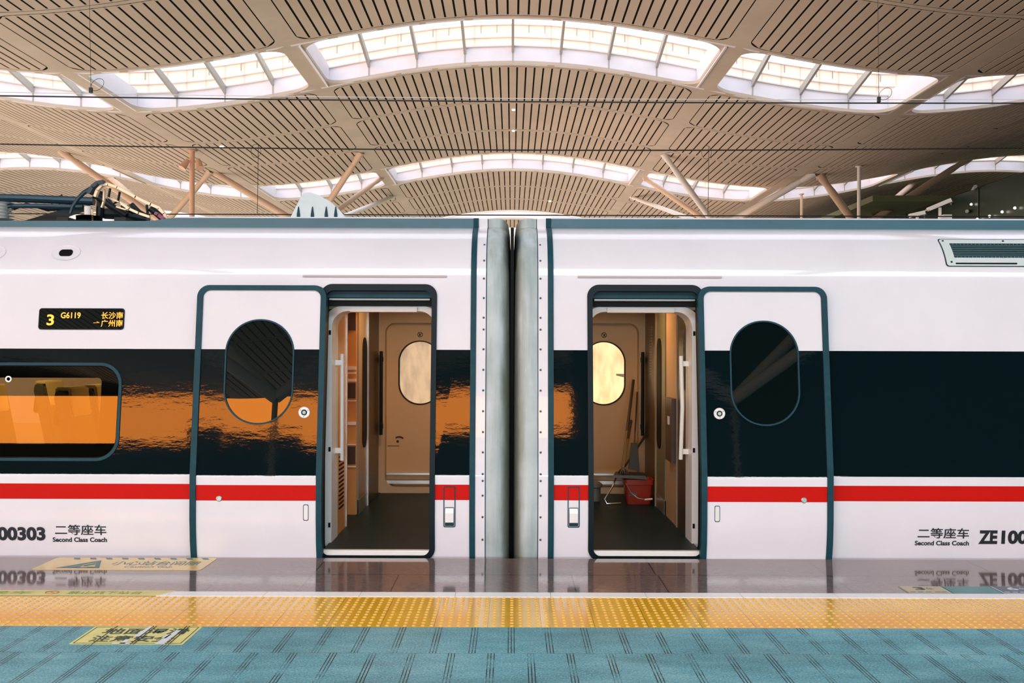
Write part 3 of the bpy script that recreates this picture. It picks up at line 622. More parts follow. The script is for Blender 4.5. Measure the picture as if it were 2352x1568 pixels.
for t in range(-17, 17):
    for i in range(6):
        x = -.0713 + .2997 * t + .2997 * (i + .5) / 6
        for y in ys:
            r1 = [b.verts.new((x + .0125 * math.cos(k * PI / 5), y + .0125 * math.sin(k * PI / 5), 0)) for k in range(10)]
            r2 = [b.verts.new((x + .0075 * math.cos(k * PI / 5), y + .0075 * math.sin(k * PI / 5), .0045)) for k in range(10)]
            for k in range(10): b.faces.new((r1[k], r1[(k + 1) % 10], r2[(k + 1) % 10], r2[k]))
            b.faces.new(r2)
tag(obj('tactile_domes', b, tact, FL, recalc=False, ang=2), kind='stuff')
g = MB(); g.box(-XW, XW, -9.5, -1.882, -.05, 0); obj('grooved_paving', g, teal_material(), FL, smooth=False)
g = MB(); g.box(-XW, XW, -9.5, -.3, -1.25, -.05); obj('platform_body', g, M('concrete', (.22, .21, .2), .8), FL, smooth=False)
g = MB(); g.box(-60, 60, -.3, 12, -1.4, -1.2); obj('track_bed', g, M('ballast', (.16, .14, .12), .9, var=.4, scale=20), FL, smooth=False)
g = MB(); g.box(-70, 70, -60, -9.5, -1.4, -1.2); g.box(1, 70, 12, 40, -1.4, -1.2); g.box(8.8, 70, 40, 62, -1.4, -1.2); g.box(12.5, 70, 62, 112, -1.4, -1.2); obj('light_block_ground', g, M('dark_ground', (.05, .05, .045), .9, var=.4, scale=20), FL, smooth=False)  # unseen dark ground added to keep light off the roof's underside

# stickers on the platform
flr = lambda z: (lambda u, v: Vector((u, v, z)))
sticker = M('yellow_sticker', (.78, .56, .22), .25, var=.05, scale=5); stick2 = M('pale_yellow_sticker', (.74, .68, .24), .4, var=.08, scale=8); green_ink = M('green_ink', (.22, .34, .10), .5); teal_ink = M('teal_ink', (.10, .22, .24), .5); dgreen = M('dark_green_ink', (.015, .05, .03), .5); worn = M('worn_white_patch', (.70, .74, .78), .4)
def flat(outline, z0, z1):
    b = fill(outline); old = set(b.verts); bmesh.ops.extrude_face_region(b, geom=b.faces[:], use_keep_orig=True)
    for v in b.verts: v.co = Vector((v.co.x, v.co.z, z1 if v in old else z0))
    return b
T = tag(obj('floor_sticker', flat(rrect(-3.355, -2.170, -.47, -.065, .03), .0005, .0025), sticker), 'large yellow gap warning sticker on the granite platform edge', 'sticker')
for k in range(9):
    x = -3.23 + k * .118; g = MB(); g.quad((x, -.075, .003), (x + .045, -.075, .003), (x + .075, -.13, .003), (x + .03, -.13, .003)); obj('hazard_dash', g, teal_ink, T)
b = bmesh.new(); tri = [(-3.21, -.42), (-2.90, -.42), (-2.99, -.16)]; tin = [(-3.13, -.395), (-2.945, -.395), (-2.995, -.235)]
A = [b.verts.new((*p, .003)) for p in tri]; B = [b.verts.new((*p, .003)) for p in tin]
for i in range(3): b.faces.new((A[i], A[(i + 1) % 3], B[(i + 1) % 3], B[i]))
obj('warning_triangle', b, teal_ink, T)
g = MB(); g.quad((-3.12, -.40, .003), (-3.05, -.40, .003), (-3.05, -.32, .003), (-3.08, -.35, .003)); g.quad((-3.0, -.40, .003), (-2.95, -.40, .003), (-2.95, -.375, .003), (-3.0, -.375, .003)); g.tube([(-3.035, -.36, .003), (-3.0, -.31, .003), (-2.98, -.30, .003)], .007, 4); g.lathe((-2.992, -.27, .0025), [(.012, 0), (.012, .001)], 10); obj('falling_figure', g, teal_ink, T)
text('sticker_text', '小心站台间隙', teal_ink, -2.87, -2.24, -.325, -.185, flr(.003), T, .01); text('sticker_text', 'Caution Gap', teal_ink, -2.74, -2.40, -.415, -.345, flr(.003), T)
T = tag(obj('safety_strip', flat([(-5.6, -1.205), (-2.22, -1.205), (-2.14, -1.075), (-5.6, -1.075)], .0005, .0045), stick2), 'long pale yellow safety strip lettered in green beside white line', 'sticker')
text('strip_text', '请在安全线内候车', green_ink, -4.25, -3.02, -1.175, -1.10, flr(.005), T, .01); text('strip_text', '禁止跳下站台', green_ink, -2.80, -2.33, -1.175, -1.10, flr(.005), T, .01)
g = MB(); g.tube([(-2.90 + .04 * math.cos(k * PI / 10), -1.138 + .035 * math.sin(k * PI / 10), .005) for k in range(20)], .0035, 4, close=True); g.tube([(-2.925, -1.115, .005), (-2.875, -1.16, .005)], .0035, 4); obj('prohibition_ring', g, M('faded_red_ink', (.45, .18, .08), .5), T)
T = tag(obj('floor_sticker', flat(rrect(-2.310, -1.715, -2.225, -1.892, .004), .0005, .0022), stick2), 'small worn yellow wet floor sticker on the grooved teal paving', 'sticker')
b = ring(rrect(-2.296, -1.729, -2.213, -1.904, .002), rrect(-2.291, -1.734, -2.208, -1.909, .002), .0024, .0030)
for v in b.verts: v.co = Vector((v.co.x, v.co.z, v.co.y))
obj('sticker_border', b, dgreen, T)
text('sticker_text', '地面湿滑', dgreen, -2.225, -1.76, -2.045, -1.93, flr(.003), T, .022); text('sticker_text', '注意安全', dgreen, -2.235, -1.79, -2.185, -2.07, flr(.003), T, .022)
g = MB(); z = .0034
for pts in (((-2.01, -1.89), (-1.985, -1.89), (-1.995, -2.09), (-2.025, -2.09)), ((-1.835, -1.97), (-1.81, -1.97), (-1.815, -2.225), (-1.865, -2.225)), ((-1.86, -2.05), (-1.835, -2.04), (-1.84, -2.12), (-1.865, -2.12)), ((-2.09, -2.205), (-2.0, -2.2), (-2.0, -2.225), (-2.09, -2.225)), ((-2.045, -2.14), (-2.02, -2.14), (-2.02, -2.22), (-2.05, -2.22))): g.quad(*[(x, y, z) for x, y in pts])
obj('worn_patch', g, worn, T, smooth=False)
g = MB()
for x in (-2.188, -1.9877, -1.9719, -1.7874, -1.803): g.quad((x - .003, -1.885, .0042), (x + .003, -1.885, .0042), (x + .003, -2.23, .0042), (x - .003, -2.23, .0042))
obj('groove_line', g, ink, T, smooth=False)
navy = M('navy_tile', (.02, .10, .17), .3); teal_t = M('teal_tile', (.02, .24, .24), .3, var=.12, scale=9); beige_t = M('beige_tile', (.55, .46, .30), .35); lin = M('tile_white', (.75, .78, .8), .4)
for x0, x1, m, lb in ((2.535, 2.815, beige_t, 'beige coach marker tile printed 3 beside the white line'), (2.82, 3.135, teal_t, 'plain teal marker tile between the two numbered ones'), (3.14, 3.46, navy, 'navy coach marker tile printed with a white 6')):
    g = MB(); g.box(x0, x1 - .002, -1.085, -.895, .0005, .003); T = tag(obj('marker_tile', g, m, smooth=False), lb, 'marker', 'coach position markers')
    if m is not teal_t:
        k = teal_ink if m is beige_t else lin; n = '3' if m is beige_t else '6'; xc = x0 + .085
        text('marker_number', n, dgreen if n == '3' else lin, xc - .005, xc + .062, -.995, -.915, flr(.0035), T, .03); text('marker_text', '车', k, xc + .07, xc + .12, -.985, -.93, flr(.0035), T)
        g = MB()
        for a in (0, .05, .10, .16, .20): g.quad((x0 + .02 + a, -1.055, .0035), (x0 + .055 + a, -1.055, .0035), (x0 + .055 + a, -1.04, .0035), (x0 + .02 + a, -1.04, .0035))
        obj('marker_line', g, k, T)
    g = MB(); g.box(x0, x1 - .002, -1.086, -1.078, .003, .0034); g.box(x0, x0 + .008, -1.085, -.895, .003, .0034); obj('marker_edge', g, teal_t if m is not navy else lin, T, smooth=False)
# granite of the platform's white dot of litter is left to the stone; bucket and mops stand in the right vestibule
bred = M('red_plastic', (.34, .03, .012), .35); bdark = M('dark_plastic', (.02, .018, .015), .4); hdl = M('mop_handle', (.06, .045, .03), .35); lt = M('mop_ferrule', (.20, .14, .08), .4)
bx, byy, bz = 1.245, 2.40, .04
b = bmesh.new(); L = []
for zz_, k, o in ((0, .80, 0), (.02, .84, 0), (.19, .96, 0), (.195, 1.04, 0), (.245, 1.06, 0), (.245, .98, 0), (.06, .80, 0)):
    L.append([b.verts.new((bx + x * k, byy + y * k, bz + zz_)) for x, y in [(p, q) for p, q in rrect(-.14, .14, -.11, .11, .03, 4, 1)]])
for A, B in zip(L, L[1:]):
    for i in range(len(A)): b.faces.new((A[i], A[(i + 1) % len(A)], B[(i + 1) % len(B)], B[i]))
b.faces.new(L[0]); b.faces.new(L[-1])
T = tag(obj('mop_bucket', b, bred), 'red plastic mop bucket on the vestibule floor', 'bucket')
WL[T.name] = T.location.copy()
g = MB(); g.tube([(bx - .13, byy - .125, .25), (bx - .09, byy - .165, .17), (bx - .02, byy - .18, .115), (bx + .06, byy - .175, .10), (bx + .12, byy - .16, .105)], .005, 8); obj('wire_handle', g, steel, T)
g = MB(); g.tube([(bx + .045, byy - .176, .10), (bx + .12, byy - .16, .105)], .009, 8); obj('handle_grip', g, lin, T)
text('bucket_print', '2044', M('bucket_print', (.10, .12, .22), .5), bx - .105, bx - .02, .125, .165, lambda u, v: Vector((u, byy - .113, v)), T, .02)
T = tag(obj('mop_wringer', MB().hexa([(bx - .26, byy - .12, .305), (bx + .08, byy - .14, .29), (bx + .10, byy + .08, .30), (bx - .22, byy + .08, .315)], [(bx - .25, byy - .11, .33), (bx + .06, byy - .13, .325), (bx + .07, byy + .08, .335), (bx - .21, byy + .08, .34)]), bdark, smooth=False), 'dark wringer tray lying across the red bucket', 'wringer'); WL[T.name] = T.location.copy()
g = MB(); g.tube([(bx - .22, byy - .05, .30), (bx - .26, byy - .12, .22), (bx - .34, byy - .15, .10), (bx - .32, byy - .16, .055), (bx - .24, byy - .16, .06), (bx - .18, byy - .14, .06)], .009, 8); obj('wringer_leg', g, steel, T)
def stick(name, a, b_, lb, cat, r=.012, head=None, split=.45, m0=lt, m1=hdl, grp=None):
    a, b_ = Vector(a), Vector(b_); c = a.lerp(b_, split); T = tag(empty(name, a), lb, cat, grp)
    g = MB(); g.tube([a, c], r, 8); obj('lower_handle', g, m0, T); g = MB(); g.tube([c, b_], [r * 1.15, r * 1.25], 8); obj('upper_handle', g, m1, T); head and head(T, a); return T
def mophead(T, a):
    g = MB()
    for k in range(14):
        t = 2 * PI * k / 14; g.tube([a, a + Vector((.03 * math.cos(t), .02 * math.sin(t), -.02)), a + Vector((.05 * math.cos(t), .035 * math.sin(t), -.05))], .007, 5)
    obj('mop_head', g, bdark, T)
def broomhead(T, a):
    g = MB(); d = Vector((0, 0, 1))
    g.hexa([a + Vector(p) for p in ((-.03, -.02, .06), (.03, -.02, .06), (.03, .02, .06), (-.03, .02, .06))], [a + Vector(p) for p in ((-.055, -.025, -.20), (.055, -.025, -.22), (.055, .025, -.22), (-.055, .025, -.20))]); obj('brush_head', g, bdark, T, smooth=False)
stick('floor_mop', at(1430, 1078, 2.45), at(1455, 872, 3.0), 'tall mop leaning by the far door, taller of the two mops', 'mop', .013, mophead, .42, grp='mops in the bucket')
stick('floor_mop', at(1432, 1074, 2.30), at(1450, 965, 2.75), 'short handled mop standing in the bucket in front of the tall one', 'mop', .012, mophead, .6, grp='mops in the bucket')
stick('hand_broom', at(1457, 1030, 2.55), at(1464, 900, 3.0), 'dark broom hanging bristles down behind the bucket', 'broom', .008, broomhead, .3, hdl, hdl)
stick('scrub_handle', at(1436, 1070, 2.5), at(1484, 997, 2.95), 'short dark handle slanting right from the bucket to the bulkhead', 'handle', .011, None, .3, hdl, hdl)
g = MB(); a = at(1367, 1145, 2.55); g.lathe((a.x, a.y, .04), [(.06, 0), (.06, .13), (.075, .14), (.075, .17), (.05, .19)], 16); tag(obj('dustbin', g, M('grey_plastic', (.12, .12, .10), .4)), 'small round grey bin on the floor left of the red bucket', 'bin')

# ---------------------------------------------------------------- station roof: a wave across the tracks, in bays between beams
A_, MOD, Y0 = 8.8, 6.73, 31.8
def wave(x): return ZC + 12.03 + 1.12 * math.cos(2 * PI * x / (4 * A_))
CE = tag(empty('ceiling', (0, 0, 0)), kind='structure')
EDGES = [-6, -5, -3, -2, -1, 1, 2, 3, 5, 6]
JMIN, JMAX = -13, 9
def drape(bm, dz=0.0):
    for v in bm.verts: v.co = Vector((v.co.x, v.co.z, wave(v.co.x) + dz + v.co.y))
    return bm
BW, RW = .40, .12
for e0, e1 in zip(EDGES, EDGES[1:]):
    x0, x1 = e0 * A_, e1 * A_; xc = [x0 + k * 1.1 for k in range(1, int((x1 - x0) / 1.1) + 1) if x0 + k * 1.1 < x1 - .01]
    # beams and ribs: every module a plate with a rounded opening, joined along the bay
    fr = bmesh.new()
    for j in range(JMIN, JMAX + 1):
        ya = Y0 + MOD * j; sky = j % 4 == 0 and j > -12; rw = .30 if sky else RW
        cell = fill([(x0, ya), (x1, ya), (x1, ya + MOD), (x0, ya + MOD)], [rrect(x0 + BW, x1 - BW, ya + rw, ya + MOD - rw, .9 if sky else .7, 6, 60)], (), xc)
        me = bpy.data.meshes.new('cell'); cell.to_mesh(me); cell.free(); fr.from_mesh(me); bpy.data.meshes.remove(me)
    bmesh.ops.remove_doubles(fr, verts=fr.verts[:], dist=.002)
    old = set(fr.verts); bmesh.ops.extrude_face_region(fr, geom=fr.faces[:], use_keep_orig=True)
    for v in fr.verts:
        if v not in old: v.co.y = .14
    obj('roof_beam_grid', drape(fr), beampaint, CE, ang=.5)
    # slatted panels, three modules between skylights
    for j3 in range(-4, 3):
        js = [j for j in range(j3 * 4 + (0 if j3 == -3 else 1), j3 * 4 + 4) if JMIN <= j <= JMAX]
        if not js: continue
        g = MB(); bk = MB()
        for j in js:
            ya, yb = Y0 + MOD * j + RW + .05, Y0 + MOD * (j + 1) - RW - .05; xa, xb = x0 + BW + .05, x1 - BW - .05
            npl = max(1, round((xb - xa) / .41)); w = (xb - xa) / npl
            def cor(x, R=.7):          # planks end on the panel's rounded corner
                d = min(x - xa, xb - x)
                return 0 if d > R else R - math.sqrt(max(0, R * R - (R - d) ** 2))
            for i in range(npl):
                p, q = xa + w * i, xa + w * (i + 1); p2, q2 = p + (.040 if i else 0), q - (.040 if i < npl - 1 else 0)
                cp_, cq = cor(p + .02), cor(q - .02); zp, zq = wave(p2), wave(q2); h = .06
                lo = [(p2, ya + cp_, zp), (q2, ya + cq, zq), (q2, yb - cq, zq), (p2, yb - cp_, zp)]
                g.hexa(lo, [(x, y, z + h) for x, y, z in lo])
                if i < npl - 1:        # short bridges closing each slit at its two ends
                    c = cor(q)
                    for u, v in ((ya + c, ya + c + .10), (yb - c - .10, yb - c)): g.quad((q - .041, u, wave(q) + .002), (q + .041, u, wave(q) + .002), (q + .041, v, wave(q) + .002), (q - .041, v, wave(q) + .002))
            xs = [x0 + .1 + (x1 - x0 - .2) * i / 12 for i in range(13)]
            for p, q in zip(xs, xs[1:]): bk.quad((p, ya - .1, wave(p) + .012), (q, ya - .1, wave(q) + .012), (q, yb + .1, wave(q) + .012), (p, yb + .1, wave(p) + .012))
        sp = obj('slat_panel', g, tanroof, CE, smooth=False, recalc=False); obj('panel_backing', bk, slit, sp, smooth=False)
    # raised skylight monitors
    for j in range(-8, JMAX + 1, 4):
        ya, yb = Y0 + MOD * j, Y0 + MOD * (j + 1); seen = j in (0, 4)
        xs = [x0 + (x1 - x0) * i / 10 for i in range(11)]
        g = MB()
        for p, q in zip(xs, xs[1:]):
            zp, zq = wave(p), wave(q)
            g.hexa([(p, yb - .28, zp), (p, yb - .28, zp + .82), (p, yb - .10, zp + .82), (p, yb - .10, zp)], [(q, yb - .28, zq), (q, yb - .28, zq + .82), (q, yb - .10, zq + .82), (q, yb - .10, zq)])
            g.hexa([(p, ya + .10, zp), (p, ya + .10, zp + 2.3), (p, ya + .28, zp + 2.3), (p, ya + .28, zp)], [(q, ya + .10, zq), (q, ya + .10, zq + 2.3), (q, ya + .28, zq + 2.3), (q, ya + .28, zq)])
        for x, sg in ((x0, 1), (x1, -1)):
            z = wave(x); g.hexa([(x + sg * .38, ya + .3, z), (x + sg * .38, yb - .3, z), (x + sg * .30, yb - .3, z), (x + sg * .30, ya + .3, z)], [(x + sg * .38, ya + .3, z + 1.0), (x + sg * .38, yb - .3, z + 1.0), (x + sg * .30, yb - .3, z + 1.0), (x + sg * .30, ya + .3, z + 1.0)])
        us = obj('skylight_upstand', g, upstand, CE, smooth=False)
        g = MB()
        for p, q in zip(xs, xs[1:]):
            for zo, t, y in ((.80, .05, yb - .36), (1.22, .04, yb - .30), (1.80, .035, yb - .28)):
                zp, zq = wave(p) + zo, wave(q) + zo
                g.hexa([(p, y, zp), (p, y, zp + t), (p, y + .2, zp + t), (p, y + .2, zp)], [(q, y, zq), (q, y, zq + t), (q, y + .2, zq + t), (q, y + .2, zq)])
        obj('skylight_ledge', g, ledgem, us, smooth=False)
        if seen:
            g = MB()
            for p, q in zip(xs, xs[1:]):
                g.hexa([(p, yb - .24, wave(p) + .84), (p, yb - .24, wave(p) + 1.80), (p, yb - .2, wave(p) + 1.80), (p, yb - .2, wave(p) + .84)], [(q, yb - .24, wave(q) + .84), (q, yb - .24, wave(q) + 1.80), (q, yb - .2, wave(q) + 1.80), (q, yb - .2, wave(q) + .84)])
            obj('clerestory', g, sheetm, us, smooth=False)
            n = round((x1 - x0) / A_ * 4)
            for i in range(1, n):
                x = x0 + (x1 - x0) * i / n; z = wave(x)
                g = MB(); g.hexa([(x - .055, ya + .26, z + 1.6), (x + .055, ya + .26, z + 1.6), (x + .055, ya + .26, z + 1.85), (x - .055, ya + .26, z + 1.85)], [(x - .055, yb - .30, z + .52), (x + .055, yb - .30, z + .52), (x + .055, yb - .30, z + .86), (x - .055, yb - .30, z + .86)])
                g.box(x - .03, x + .03, yb - .31, yb - .27, z + .1, z + .6); obj('mullion', g, mullionm, us, smooth=False)
            g = MB()
            for i in range(n):
                for t in (1 / 3, 2 / 3):
                    x = x0 + (x1 - x0) * (i + t) / n; g.box(x - .02, x + .02, yb - .30, yb - .25, wave(x) + 1.45, wave(x) + 1.8)
            obj('clerestory_post', g, mullionm, us, smooth=False)
        g = MB()
        for p, q in zip(xs, xs[1:]): g.quad((p, ya + .2, wave(p) + 2.4), (q, ya + .2, wave(q) + 2.4), (q, yb - .1, wave(q) + 2.4), (p, yb - .1, wave(p) + 2.4))
        obj('skylight_pane', g, skyglass, us, smooth=False)

# ---------------------------------------------------------------- branching columns that carry the roof
def roof_at(px, py):
    d = 15.0
    while d < 110:
        p = at(px, py, d)
        if p.z >= wave(p.x): return p
        d += .1
    return p
def branching(name, lb, node, struts):
    base = at(node[0], node[1], node[2]); T = tag(empty(name, (base.x, base.y, 0)), lb, 'column', 'branching roof columns')
    g = MB(); g.tube([(base.x, base.y, 0), (base.x, base.y, base.z * .5), base], [.55, .5, .42], 20); obj('trunk', g, strutm, T)
    for px, py, r, m, dy in struts:
        top = roof_at(px, py) if dy is None else at(px, py, dy); dr = (base - top).normalized(); g = MB()
        g.tube([top + dr * .9, top + dr * 1.5, base.lerp(top, .5), base], [r * .8, r, r, r], 14); so = obj('strut', g, m, T)
        g = MB(); g.tube([top - Vector((0, 0, -.05)), top + dr * .5, top + dr * 1.15], [r * 1.25, r * 1.0, r * .62], 12); g.tube([top + dr * .35 - Vector((r * 1.3, 0, 0)), top + dr * .35 + Vector((r * 1.3, 0, 0))], r * .5, 10); obj('strut_joint', g, m, so)
branching('branching_column', 'branching roof column with tan struts behind the white roof cowl', (712, 530, 55.5), [(490, 398, .20, strutm, None), (828, 352, .19, strutm, None), (874, 410, .17, strutm, None), (902, 452, .17, strutw, None)])
branching('branching_column', 'branching roof column with tan struts behind the folded pantograph', (378, 516, 55.5), [(138, 350, .21, strutm, None), (252, 410, .19, strutm, None), (482, 396, .18, strutm, None)])
branching('branching_column', 'branching roof column right of the coach gap with long white strut', (1648, 524, 55.5), [(1522, 352, .19, strutw, None), (1480, 408, .18, strutm, None), (1868, 398, .20, strutw, None), (1450, 452, .15, strutw, None)])
branching('branching_column', 'darkest branching roof column below the dim right end of roof', (1972, 524, 55.5), [(1880, 398, .24, strutm, None), (2222, 362, .21, strutm, None), (2102, 414, .19, strutm, None)])
def pole(px, py, Y, r, m, lb, extra=None):
    a = at(px, py, Y); T = tag(empty('roof_pole', (a.x, a.y, 0)), lb, 'pole', 'slim poles up to the roof')
    g = MB(); zt = wave(a.x) + .02; g.tube([(a.x, a.y, 0), (a.x, a.y, zt)], r, 14); obj('shaft', g, m, T); g = MB(); g.lathe((a.x, a.y, zt - .1), [(r * 2, 0), (r * 2, .06), (r * 1.2, .1)], 14); obj('flange', g, m, T); return T
pk = M('salmon_pole_paint', (.66, .40, .27), .45)
p1 = pole(440, 362, 47, .14, pk, 'thick salmon pole carrying two loudspeakers above the pantograph'); pole(1972, 330, 52, .11, strutw, 'tall white pole in front of the dark right struts'); pole(1840, 425, 62, .09, strutm, 'thin tan pole left of the tall white one')
for dx in (-1, 1):
    a = at(440 + dx * 16, 378, 46.6); g = MB(); d = Vector((dx * .45, -.3, -.85)).normalized() if dx < 0 else Vector((.3, -.3, -.9)).normalized()
    g.tube([a - d * .28, a - d * .1, a + d * .22, a + d * .3], [.10, .16, .19, .24], 14); T = tag(obj('loudspeaker', g, pk), ('left' if dx < 0 else 'right') + ' loudspeaker of the pair on the salmon pole', 'loudspeaker', 'loudspeakers on the pole')
    c = at(440, 372, 46.9); g = MB(); g.tube([c + Vector((dx * .17, 0, 0)), a - d * .1], .04, 6); obj('speaker_bracket', g, pk, T)
for nx, lb in ((-10.0, 'branching column mirrored in the left door window'), (9.4, 'branching column mirrored in the right door window')):
    T = tag(empty('branching_column', (nx, -34, -1.2)), lb, 'column', 'branching roof columns'); base = Vector((nx, -34, 8.1)); sg = 1 if nx < 0 else -1
    g = MB(); g.tube([(nx, -34, -1.2), base], [.14, .12], 18); obj('trunk', g, strutm, T)
    for dx, dy in ((-4.6, 0), (7, -2), (-6.5, 4)):
        x = nx + dx * sg; g = MB(); g.tube([base, Vector((x, -34 + dy, wave(x) + .05))], [.26, .24], 12); obj('strut', g, strutw, T)  # pale paint here stands in for light the struts lack
# ---------------------------------------------------------------- overhead wires
wirem = M('black_wire', (.006, .008, .008), .5); wirel = M('pale_wire', (.75, .70, .66), .4)
def wire(y0, y1, Y, r, m, lb, sag=0.0, xe=1500):
    a, b_ = at(PX - xe, y0, Y), at(PX + xe, y1, Y); g = MB(); n = 24
    g.tube([a.lerp(b_, i / n) - Vector((0, 0, sag * 4 * (i / n) * (1 - i / n))) for i in range(n + 1)], r, 6); return tag(obj('overhead_wire', g, m), lb, 'wire', 'overhead wires')
W1 = wire(219, 232, 1.6, .0065, wirem, 'thick black contact wire, lowest of the near wires above the train', .03)
W2 = wire(210, 222, 1.72, .0030, wirel, 'thin pale wire running just above the thick contact wire', .04)
wire(328, 330, 13, .014, wirem, 'thin dark wire crossing halfway up the slatted ceiling', .14); wire(494, 494, 13, .012, wirem, 'thin dark wire skimming just above the train roof')
for px, py, dr in ((207, 213, 0), (2017, 229, 0)):
    a = at(px, py, 1.6); top = at(px - 5 if px < 1176 else px - 4, -60, 1.6); T = tag(empty('wire_hanger', a), 'thin vertical wire hanger with a small loop, ' + ('near the pantograph end' if px < 1176 else 'above the right coach'), 'hanger', 'hangers of the contact wire')
    g = MB(); g.tube([top, a + Vector((0, 0, .03))], .0022, 6); obj('dropper', g, wirem, T)
    g = MB(); g.box(a.x - .014, a.x + .014, a.y - .012, a.y + .012, a.z - .012, a.z + .035); obj('clamp', g, wirem, T, smooth=False)
    c = at(px + 15, py - 16, 1.6); g = MB(); g.tube([c + Vector((.055 * math.cos(k * PI / 12) + .02 * math.sin(k * PI / 12), 0, .055 * math.sin(k * PI / 12))) for k in range(24)], .0022, 5, close=True); obj('loop', g, wirem, T)
for px in (592, 1627):
    a, b_ = at(px, 335, 13), at(px - 2, 494, 13); T = tag(empty('wire_hanger', b_), 'hair-thin far dropper between the two dark wires, ' + ('left' if px < 1176 else 'right') + ' of the coach gap', 'hanger', 'droppers of the far wires')
    g = MB(); g.tube([a, b_], .006, 5); obj('dropper', g, wirem, T); g = MB(); g.tube([a + Vector((.10 * math.cos(k * PI / 8) - .05, 0, .14 * math.sin(k * PI / 8) - .12)) for k in range(16)], .005, 4, close=True); obj('loop', g, wirem, T)

# ---------------------------------------------------------------- ceiling spots, far right hall, cameras
spot = emit('spot_glow', (1, .93, .78), 6)
for px, py, lb in ((1178, 251, 'ceiling spot on the crest nearer the big skylight'), (1178, 299, 'ceiling spot on the crest one panel below the other'), (508, 337, 'ceiling spot above the branching struts left of the cowl'), (1262, 461, 'ceiling spot low over the right coach end'), (1175, 485, 'ceiling spot right above the coach gap')):
    p = roof_at(px, py); g = MB(); r = .08 if py < 320 else .10; g.lathe(p - Vector((0, 0, .06)), [(r, .05), (r, 0), (r * .8, -.01)], 14); tag(obj('ceiling_spot', g, spot), lb, 'lamp', 'ceiling spots')
HX = 25.5
g = MB(); dk_glass = M('dark_hall_glass', (.004, .018, .014), .3, spec=.2)
g.box(HX, HX + .4, 30, 110, 0, ZC + .352 * HX); obj_h = tag(obj('wall_right', g, dk_glass, smooth=False), kind='structure')
g = MB(); zt = ZC + .352 * HX
for k in range(16): g.box(HX - .04, HX, 32 + k * 5, 32.10 + k * 5, 0, zt)
me_ = MB(); me_.box(40, 40.4, -55, 112, -1.2, 16); obj('light_block_wall', me_, dk_glass, obj_h, smooth=False)  # tall wall added to stop light entering over the hall from the right
obj('mullion', g, M('hall_mullion', (.004, .012, .010), .4), obj_h, smooth=False)
for a0, b0 in ((at(2190, 503, 60), at(2360, 425, 47)), (at(2300, 507, 55), at(2360, 482, 48))):
    b0.x = min(b0.x, HX - .2); g = MB(); g.tube([a0, b0], .10, 8); obj('hall_rail', g, M('hall_rail_paint', (.30, .36, .36), .4) if 'hall_rail_paint' not in bpy.data.materials else bpy.data.materials['hall_rail_paint'], obj_h)
g = MB(); g.box(HX - 4, HX + 25, 52, 112, zt, zt + .35); cn = tag(obj('canopy_slab', g, M('dark_canopy', (.09, .11, .05), .6), CE, smooth=False))
for px, py in ((2230, 466), (2272, 493), (2301, 483), (2330, 474), (2244, 500)):
    d = HX / ((px - PX) / F); p = at(px, py, d - D - .3); g = MB(); g.lathe(p, [(.06, .04), (.07, .0), (.05, -.03)], 12, 'y'); tag(obj('hall_lamp', g, spot), {2230: 'leftmost', 2272: 'lowest of the middle', 2301: 'second from right', 2330: 'rightmost', 2244: 'lowest left'}[px] + ' small lamp on the dark hall wall at right', 'lamp', 'lamps on the dark hall wall')
camw = M('camera_housing', (.72, .64, .58), .4)
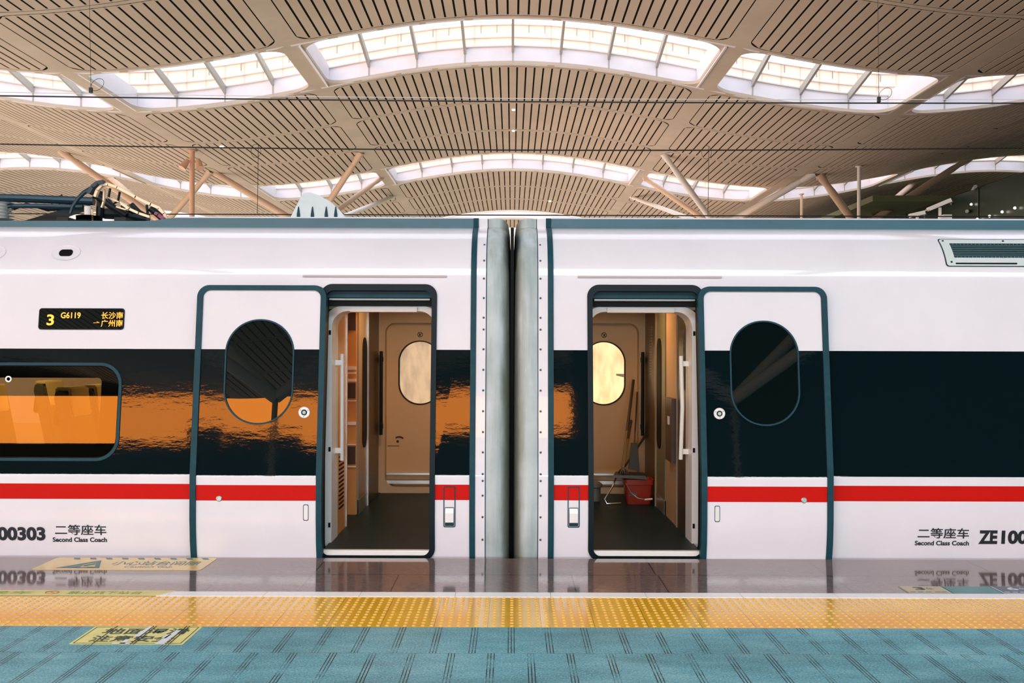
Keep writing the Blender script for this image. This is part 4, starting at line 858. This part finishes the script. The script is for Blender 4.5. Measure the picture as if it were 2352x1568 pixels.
def cctv(px, py, Y, ang, L, lb):
    a = at(px, py, Y); T = tag(empty('security_camera', a - Vector((0, 0, .55))), lb, 'camera', 'security cameras beyond the train')
    dx = Vector((math.cos(ang), 0, math.sin(ang))); n = Vector((-dx.z, 0, dx.x)); g = MB()
    for s0, s1, h in ((-L, L, .04), (-L * 1.15, L * .8, .015)):
        c = [a + dx * s0, a + dx * s1]; o = n * (.065 if h < .05 else 0)
        g.hexa([c[0] + o + n * i * h + Vector((0, j * .06, 0)) for i, j in ((-1, -1), (1, -1), (1, 1), (-1, 1))], [c[1] + o + n * i * h + Vector((0, j * .10, 0)) for i, j in ((-1, -1), (1, -1), (1, 1), (-1, 1))])
    obj('housing', g, camw, T, smooth=False); g = MB(); g.tube([a + dx * L, a + dx * (L + .05)], .045, 12); obj('lens_hood', g, bdark, T)
    g = MB(); g.tube([a, a - Vector((0, 0, .5))], .035, 8); g.box(a.x - .06, a.x + .06, a.y - .06, a.y + .06, a.z - .55, a.z - .5); L < .2 and g.tube([a - Vector((0, 0, .5)), (a.x, a.y, -1.2)], .05, 8); obj('mount', g, camw, T)
    return T
cctv(2158, 474, 14, .40, .25, 'upper white security camera tilted up on a mount at right'); cctv(2106, 496, 14, .22, .15, 'lower white security camera left of the tilted one')
g = MB(); p = at(2181, 488, 14.1); g.box(p.x - .09, p.x + .09, p.y + .1, p.y + .4, 2.4, p.z); g.hexa([(p.x - .55, p.y + .1, p.z - .26), (p.x - .09, p.y + .1, p.z - .05), (p.x - .09, p.y + .1, 2.7), (p.x - .55, p.y + .1, 2.7)], [(p.x - .55, p.y + .4, p.z - .26), (p.x - .09, p.y + .4, p.z - .05), (p.x - .09, p.y + .4, 2.7), (p.x - .55, p.y + .4, 2.7)])
T = tag(obj('equipment_box', g, camw, smooth=False), 'pale equipment box under the tilted security camera', 'box')
g = MB(); g.box(p.x - .55, p.x + .09, p.y + .1, p.y + .4, 0, 2.4); obj('pedestal', g, camw, T, smooth=False)

# ---------------------------------------------------------------- what stands behind the photographer, seen only as reflections
g = MB(); dkb = M('dark_opposite_hall', (.03, .035, .035), .7)
g.box(-60, 2.6, -36, -35, 3.0, 6.3); g.box(2.6, 60, -36, -35, 3.0, 13.5); g.box(-60, 60, -36, -35, -1.2, .3); g.box(14.5, 60, -36, -35, .3, 3.0)  # low gap in the wall made to hold the added fill lamp
for x0, x1, h in ((-14, -12.6, 7.1), (-12.4, -9.2, 6.75), (-7.6, -5.2, 6.6), (-4.2, -3.4, 7.0)): g.box(x0, x1, -35.8, -35.2, 6.2, h)
tag(obj('wall_back', g, dkb, smooth=False), kind='structure')
g = MB(); g.box(-70, 70, -56.4, -56, 12.75, 16.5); obj('glow_trim_beam', g, dkb, CE, smooth=False)  # beam added out of view to give the reflected orange a level top
